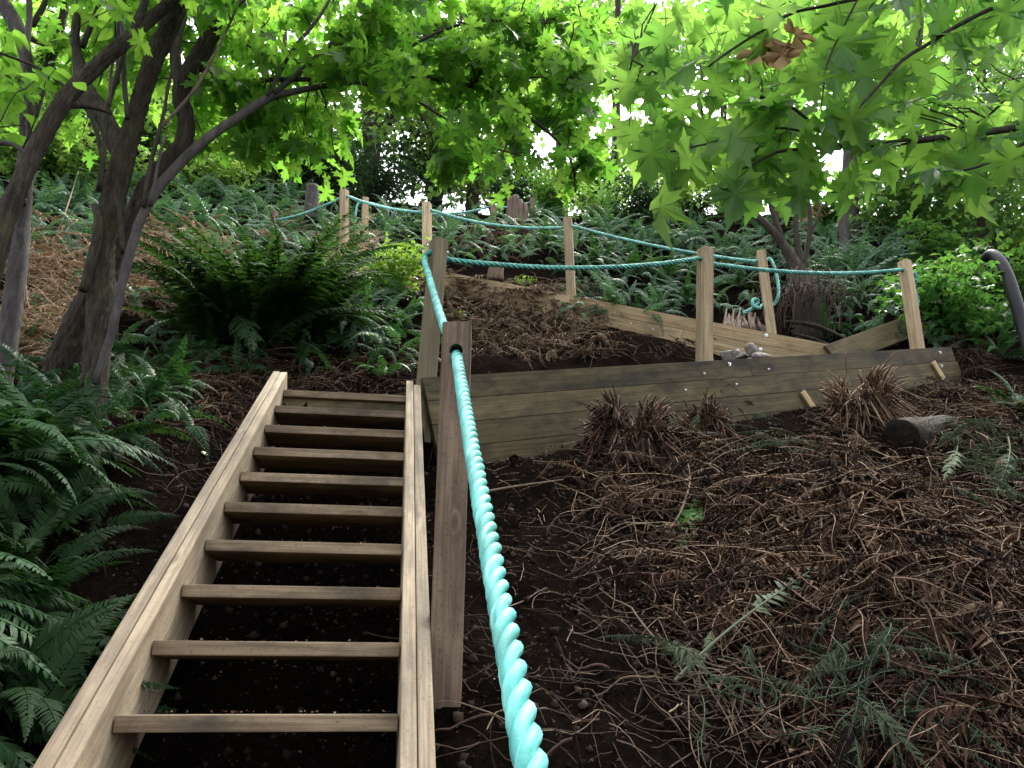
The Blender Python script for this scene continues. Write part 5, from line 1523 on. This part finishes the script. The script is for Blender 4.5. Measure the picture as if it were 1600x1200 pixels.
mb = MB()
for k in range(-2, 9):
    m = 46
    P = S0 + k * inc + slat * rng.uniform(.01, SW - .01, m)[:, None] + sdir * (rng.random(m) ** 1.5 * .2 + .004)[:, None] + UP * .003
    s = rng.uniform(.003, .010, m)
    mb.add(*replicate((DIA[0] * [.9, 1, 3.5], DIA[1], DIA[2], DIA[3]), leaf_frames(m, (-40, 20), 60) * s[:, None, None], P, np.clip(rng.normal(.55, .3, m), 0, 1)))
tag(mb.build('tread_dirt', M['litter']), 'crumbs of dirt and leaf scattered on the stair treads', 'dirt', None, 'stuff')


# ------------------------------------------------------------------ single things on the bank
def fern_crown(u, v, r, h, n, label, tint=.7, tilt=.25, up=.75):
    """cut-back fern root crown bristling with broken stalks"""
    P = hit(u, v, 1.2)
    nv = gnormal(np.array([P[0]]), np.array([P[1]]))[0] * .5 + UP * .5
    root = empty('fern_stump', P - UP * .05, label, 'fern stump', 'cut-back fern stumps')
    mb = MB()
    k = 20
    th = np.linspace(0, PI / 2, 7)[:, None]; ph = np.linspace(0, 2 * PI, k, endpoint=False)[None]
    rr = r * .78 * (1 + rng.normal(0, .06, (7, k)))
    V = np.stack([rr * np.cos(th) ** .6 * np.cos(ph), rr * np.cos(th) ** .6 * np.sin(ph), h * .62 * np.sin(th) + 0 * ph], -1).reshape(-1, 3) * [.9, .9, 1] + P - UP * .12
    i = np.arange(6)[:, None] * k; j = np.arange(k)[None]; j2 = (j + 1) % k
    mb.add(V, None, np.stack([i + j, i + j2, i + k + j2, i + k + j], -1).reshape(-1, 4), .12)
    mb.build('root_crown', M['litter'], root)
    mb = MB()
    ph_ = rng.uniform(0, 6.28, 3)
    for q in range(n):
        a = rng.uniform(0, 6.28); e = rng.random() ** .7
        hs_ = .75 + .25 * math.sin(a * 2 + ph_[0]) + .18 * math.sin(a * 5 + ph_[1])
        rad = r * (.25 + .65 * math.sqrt(e))
        p0 = P + np.array([math.cos(a) * rad * .8, math.sin(a) * rad * .8, h * (.22 + .42 * (1 - e * e * e)) * hs_ + rng.normal(0, .03)])
        hang = rng.random() > up
        d = np.array([math.cos(a) * (.12 + .35 * e), math.sin(a) * (.12 + .35 * e), (-1.0 if hang else 1.0)]) + rng.normal(0, .34, 3)
        d /= np.linalg.norm(d)
        L_ = (h * rng.uniform(.35, .75) if hang else h * rng.uniform(.12, .46) * hs_)
        t = np.linspace(0, 1, 4)[:, None]
        Q = p0 + d * L_ * t - UP * (.18 * L_ * t ** 2) + (np.array([math.cos(a), math.sin(a), 0]) * .15 * L_ * t ** 2)
        V, F3, F4 = tube(Q, rng.uniform(.0028, .0062) * np.array([1, .95, .9, .75]), 4, True)
        mb.add(V, F3, F4, np.clip(rng.normal(tint, .22), 0, 1))
    tag(mb.build('stalks', M['litter'], root), kind='stuff')
    for i in range(9):
        a = rng.uniform(0, 6.28)
        m3 = rot_frame(a, None, R(rng.uniform(-25, 15)), R(rng.uniform(-40, 40))) * r * rng.uniform(1.1, 1.9)
        link('dead_frond', me_list('dead_frond', DEAD, 'litter')[i % 3], root, mat4(m3, P + np.array([math.cos(a), math.sin(a), 0]) * r * .3 + UP * h * rng.uniform(.2, .5), 1.0))
    return root


fern_crown(1352, 668, .25, .44, 900, 'tall bristling stump of cut fern stalks against the damp wall', .78, up=.55)
fern_crown(985, 705, .26, .30, 1200, 'low dark bristly fern stump left of centre of the damp wall', .5, up=.85)
fern_crown(1105, 680, .19, .20, 620, 'small greyish fern stump beside the low dark bristly one', .6, up=.75)
fern_crown(1520, 590, .17, .28, 420, 'dark crumbling fern stump just past the right end of the damp wall', .3, up=.3)

# root tangle under the forked bare tree
P = at_ground(1255, 500, 8.3)
rt = empty('root_tangle', P, 'undercut mass of hanging brown roots below the forked bare tree', 'roots')
mb = MB()
for i in range(130):
    t = np.linspace(0, 1, 7)[:, None]
    u0 = 1255 + rng.normal(0, 30); v0 = 450 + rng.normal(0, 22)
    A_ = at(u0, v0, 8.55 + rng.uniform(-.2, .15)); B_ = at(u0 + (u0 - 1255) * .3 + rng.normal(0, 24), rng.uniform(470, 535), 8.2 + rng.uniform(-.25, .15))
    Q = A_ + (B_ - A_) * t + rng.normal(0, .025, (7, 3)) * np.sin(t * PI) + np.array([0, -.12, .06]) * np.sin(t * PI)
    V, F3, F4 = tube(Q, rng.uniform(.003, .009) * np.linspace(1, .4, 7), 4, False)
    mb.add(V, None, F4, np.clip(rng.normal(.2, .22), 0, 1))
tag(mb.build('roots', M['twig'], rt), kind='stuff')
V, F3, F4 = tube(smooth_line(np.array([at(1250, 430, 8.95), at(1256, 460, 8.85), at(1262, 500, 8.7), at(1268, 540, 8.6)]), .08), np.array([.16]), 10, True, .14)
MB().add(V, F3, F4).build('root_ball', M['bark_dark'], rt, True)
for k, pts in enumerate(([(1225, 502, 8.2, 4), (1260, 506, 8.1, 8), (1290, 514, 8.0, 7), (1325, 530, 7.9, 3)], [(1240, 522, 8.1, 4), (1275, 530, 8.0, 5), (1310, 545, 7.9, 3)])):
    limb(rt, 'root', pts, 'bark', 7, .12)


def blob(name, c, rad, mat, parent=None, seed=0, n=9, amp=.14):
    """weathered stone: squashed, faceted"""
    r_ = np.random.default_rng(seed)
    bm = bmesh.new(); bmesh.ops.create_icosphere(bm, subdivisions=3, radius=1)
    dirs = r_.normal(0, 1, (n, 3)); dirs /= np.linalg.norm(dirs, axis=1)[:, None]; lim = r_.uniform(.5, .9, n)
    for v in bm.verts:
        p = np.array(v.co)
        for d, l in zip(dirs, lim):
            k = p.dot(d)
            if k > l: p = p - d * (k - l) * .85
        p = p * (1 + .06 * math.sin(p[0] * 7 + seed) * math.sin(p[1] * 6 + seed * 2) + r_.normal(0, .018))
        v.co = Vector(p * rad)
    me = bpy.data.meshes.new(name); bm.to_mesh(me); bm.free(); me.materials.append(mat)
    me.polygons.foreach_set('use_smooth', np.ones(len(me.polygons), bool))
    return link(name, me, parent, Matrix.Translation(Vector([float(x) for x in c])))


for i, (u, v, ru, rv, lab) in enumerate(((1143, 558, 22, 17, 'pale rounded boulder just right of the tan knotty post'), (1172, 548, 11, 14, 'upright brownish stone among the pale boulders'),
                                     (1162, 557, 12, 6, 'small pale stone in front of the upright one'), (1190, 558, 16, 9, 'flat pale stone right of the upright one'))):
    Yr = 6.75 - .05 * i
    p = at(u, v, Yr); p[2] = max(p[2], float(height(p[0], p[1])) + rv * mpp(v, Yr) * .4)
    tag(blob('boulder', p, (ru * mpp(v, Yr), ru * mpp(v, Yr) * .8, rv * mpp(v, Yr)), M['stone'], None, 30 + i), lab, 'boulder', 'stones on the path')


def stump_px(name, rows, mat, label, cat, rough=.1, k=14, top=True):
    P, r = line_px(rows, .04)
    V, F3, F4 = tube(P, r, k, True, rough)
    o = MB().add(V, F3, F4).build(name, M[mat], None, False)
    return tag(o, label, cat)


# old stumps
root = empty('rotten_stump', at_ground(1160, 520, 8.1), 'rotten grey stump with ragged top behind the right end of the upper wall', 'stump')
for i in range(46):
    a = rng.uniform(-1, 1)
    u0 = 1160 + a * 32
    P, r = line_px([(u0 + rng.normal(0, 2), 535, 8.1 + .25 * (1 - a * a) * rng.uniform(-1, 1), 9), (u0 + rng.normal(0, 3), 512, 8.1 + .2 * rng.uniform(-1, 1), 7), (u0 * .9 + 1160 * .1, 490 + 14 * a * a + rng.normal(0, 6), 8.15, 2)], .04)
    V, F3, F4 = tube(P, r, 6, True, .1)
    MB().add(V, F3, F4).build('splinter', M['stump'], root)
root = empty('pink_stump', at_ground(808, 340, 12.2), 'split pinkish broken stump between the two short posts on the top path', 'stump')
for (du, v0, wd) in ((-12, 308, 12), (-3, 306, 13), (5, 313, 12), (13, 318, 9)):
    P, r = line_px([(808 + du, 352, 12.2, wd * 1.15), (808 + du, 330, 12.2, wd), (808 + du * .85, v0, 12.2, wd * .75)], .05)
    V, F3, F4 = tube(P, r, 8, True, .08); MB().add(V, F3, F4).build('splinter', M['stump'], root)
stump_px('weathered_stump', [(486, 345, 9.9, 24), (487, 318, 9.9, 23), (488, 291, 9.9, 20)], 'bark_pale', 'blue-grey weathered stump left of the far left pale post', 'stump', .05)
stump_px('cut_stump', [(774, 440, 8.5, 26), (775, 425, 8.5, 24), (776, 414, 8.5, 22)], 'stump', 'small pale stump just above the upper wall under the rope', 'stump', .08)
stump_px('short_stake', [(522, 412, 9.2, 9), (521, 390, 9.2, 9), (521, 368, 9.2, 8)], 'stump', 'short brown stake beside the far left pale post', 'stake', .03, 8)

# the dark log on the right bank
Lc = hit(1412, 712, 1.5)
lg = empty('fallen_log', Lc, 'short dark damp log lying in the litter on the right-hand bank', 'log')
yl = Lc[1]
A_, B_ = at(1407, 687, yl + .02), at(1480, 680, yl + .34)
L_ = smooth_line(np.array([A_, (A_ + B_) / 2 + UP * .01, B_]), .03)
V, F3, F4 = tube(L_, 32 * mpp(686, yl) * (1 + .05 * np.sin(np.arange(len(L_)) * .5)), 30, True, 0, .045)
MB().add(V, F3, F4).build('bark', M['logbark'], lg, False)
ax = (A_ - B_) / np.linalg.norm(A_ - B_)
V, F3, F4 = tube(np.array([A_ + ax * .001, A_ + ax * .012]), np.array([30, 27]) * mpp(686, yl), 22, True, .04)
MB().add(V, F3, F4).build('cut_end', M['logend'], lg, False)

# leaning planks and a slice of trunk behind the leaning post
Yp = 7.6
A_, B_ = at(1300, 556, Yp - .3), at(1418, 512, Yp + .15)
tag(beam('leaning_plank', A_, B_, np.cross(B_ - A_, [0.25, -1, .35]), .038, .24, M['wall_x']), 'brown plank leaning up behind the leaning right post', 'plank')
A_, B_ = at(1474, 556, Yp), at(1446, 504, Yp + .05)
tag(beam('offcut_plank', A_, B_, [.3, -1, .2], .14, .03, M['tan_x']), 'short pinkish board propped right of the leaning post', 'plank')
c = at(1458, 502, Yp + .12)
V, F3, F4 = tube(np.array([c - [0, .0, .02], c + [0.005, .004, .02]]), np.array([20, 21]) * mpp(502, Yp), 20, True, .03)
tag(MB().add(V, F3, F4).build('wood_slice', M['bark_dark'], None), 'round slice of trunk lying on the propped boards', 'wood slice')

# black drain pipe in the bushes
P, r = line_px([(1538, 404, 7.3, 13), (1549, 397, 7.2, 16), (1562, 407, 7.1, 17), (1575, 432, 7.0, 18), (1587, 470, 6.9, 19), (1601, 520, 6.8, 19), (1622, 600, 6.6, 19), (1650, 700, 6.3, 19)], .012)
P2 = np.vstack([P]); rr = r * (1 + .007 * np.sign(np.sin(np.arange(len(r)) * 2 * PI / 4)))
V, F3, F4 = tube(P2, rr, 16, True)
tag(MB().add(V, F3, F4).build('drain_pipe', M['pipe'], None, True), 'black ribbed plastic drain pipe curving down among the right-hand bushes', 'pipe')

# separate fronds and sticks that catch the eye
def laid_frond(u0, v0, u1, v1, mat, label, name='fallen_frond', lift=.05, arrs=None, y0=1.0, flat=1.0, roll=0):
    A_, B_ = hit(u0, v0, y0) + UP * lift, hit(u1, v1, y0) + UP * lift * 1.4
    X = B_ - A_; L_ = np.linalg.norm(X); X /= L_
    nv = gnormal(np.array([A_[0]]), np.array([A_[1]]))[0]
    Yv = np.cross(nv, X); Yv /= np.linalg.norm(Yv); Zv = np.cross(X, Yv)
    q = Matrix.Rotation(roll, 3, 'X')
    Mx = np.stack([X, Yv, Zv], -1) @ np.array(q) * L_
    me = mesh_of(arrs or frond_arrays(30, .11, 6, -8, 1, True, .45, 30, .4, .12, .24), name, M[mat])
    return tag(link(name, me, None, mat4(Mx, A_, 1.0)), label, 'frond')


laid_frond(1056, 1092, 1290, 890, 'fern_grey', 'long pale grey-green frond lying diagonally across the brown litter')
laid_frond(1080, 780, 1072, 890, 'sprig', 'small fresh green frond hanging on the bare soil', 'green_frond', .03, frond_arrays(16, .17, 2, -6, 1, True, .12, 40, .15, 0, .34))
laid_frond(1455, 1068, 1540, 1190, 'fern_grey', 'grey-green frond trailing off the bottom edge on the right')
laid_frond(1400, 1120, 1370, 1020, 'fern_grey', 'wilted pale frond curling beside the trailing one')
laid_frond(1130, 980, 1090, 1075, 'fern_grey', 'short hanging frond under the long diagonal frond')
laid_frond(1500, 700, 1490, 770, 'fern_grey', 'drooping silvery frond right of the log')
laid_frond(1575, 690, 1580, 790, 'fern_grey', 'pale frond hanging at the right edge below the litter')
laid_frond(330, 520, 395, 620, 'fern_dark', 'separate frond bending down in front of the big shaded fern', y0=3.6, lift=.25)
laid_frond(545, 440, 660, 415, 'fern_bright', 'long yellow-green frond reaching right towards the olive post', 'green_frond', .25, frond_arrays(30, .14, 10, -15, 1, True, .1, 25, .2, 0, .2), 4)


def stick(rows, label, mat='twig', r=.006, y0=1.0):
    P = np.array([hit(u, v, y0) + UP * l for u, v, l in rows])
    Q = smooth_line(P, .03)
    V, F3, F4 = tube(Q, np.linspace(r, r * .5, len(Q)), 6, True, .12)
    return tag(MB().add(V, F3, F4, .75).build('forked_stick', M[mat], None, True), label, 'stick')


stick([(1040, 842, .02), (1062, 832, .07), (1078, 800, .10), (1080, 770, .08), (1076, 736, .05)], 'bent reddish stick standing up above the small green frond')
stick([(1580, 880, .06), (1500, 860, .10), (1420, 900, .06)], 'thin brown stick along the litter at the right edge', r=.005)
stick([(1440, 960, .05), (1470, 1010, .10), (1540, 1060, .08), (1600, 1120, .05)], 'brown stick slanting down to the right edge of the photo', r=.005)
stick([(740, 785, .03), (800, 775, .04), (880, 762, .03)], 'pale split root lying under the damp wall', r=.008)
stick([(240, 378, .03), (275, 420, .3), (300, 350, .6)], 'bare pale branch standing in the tan dead ferns', r=.008, y0=3.6) if False else None
stick([(78, 395, .05), (95, 362, .22), (112, 318, .5)], 'bare pale branch sticking out of the tan dead ferns', r=.011, y0=3.6)
for (u, v, lab) in ((1150, 834, 'small pale round leaf lying on the dark soil of the right bank'), (318, 712, 'small pale leaf lying on the bare soil left of the stairs')):
    p = hit(u, v, 1.2); nv = gnormal(np.array([p[0]]), np.array([p[1]]))[0]
    V, F3, F4 = tube(np.array([p + nv * .006, p + nv * .009]), np.array([.018, .017]), 10, True, .08)
    tag(MB().add(V, F3, F4).build('fallen_leaf', M['paleleaf'], None), lab, 'leaf')
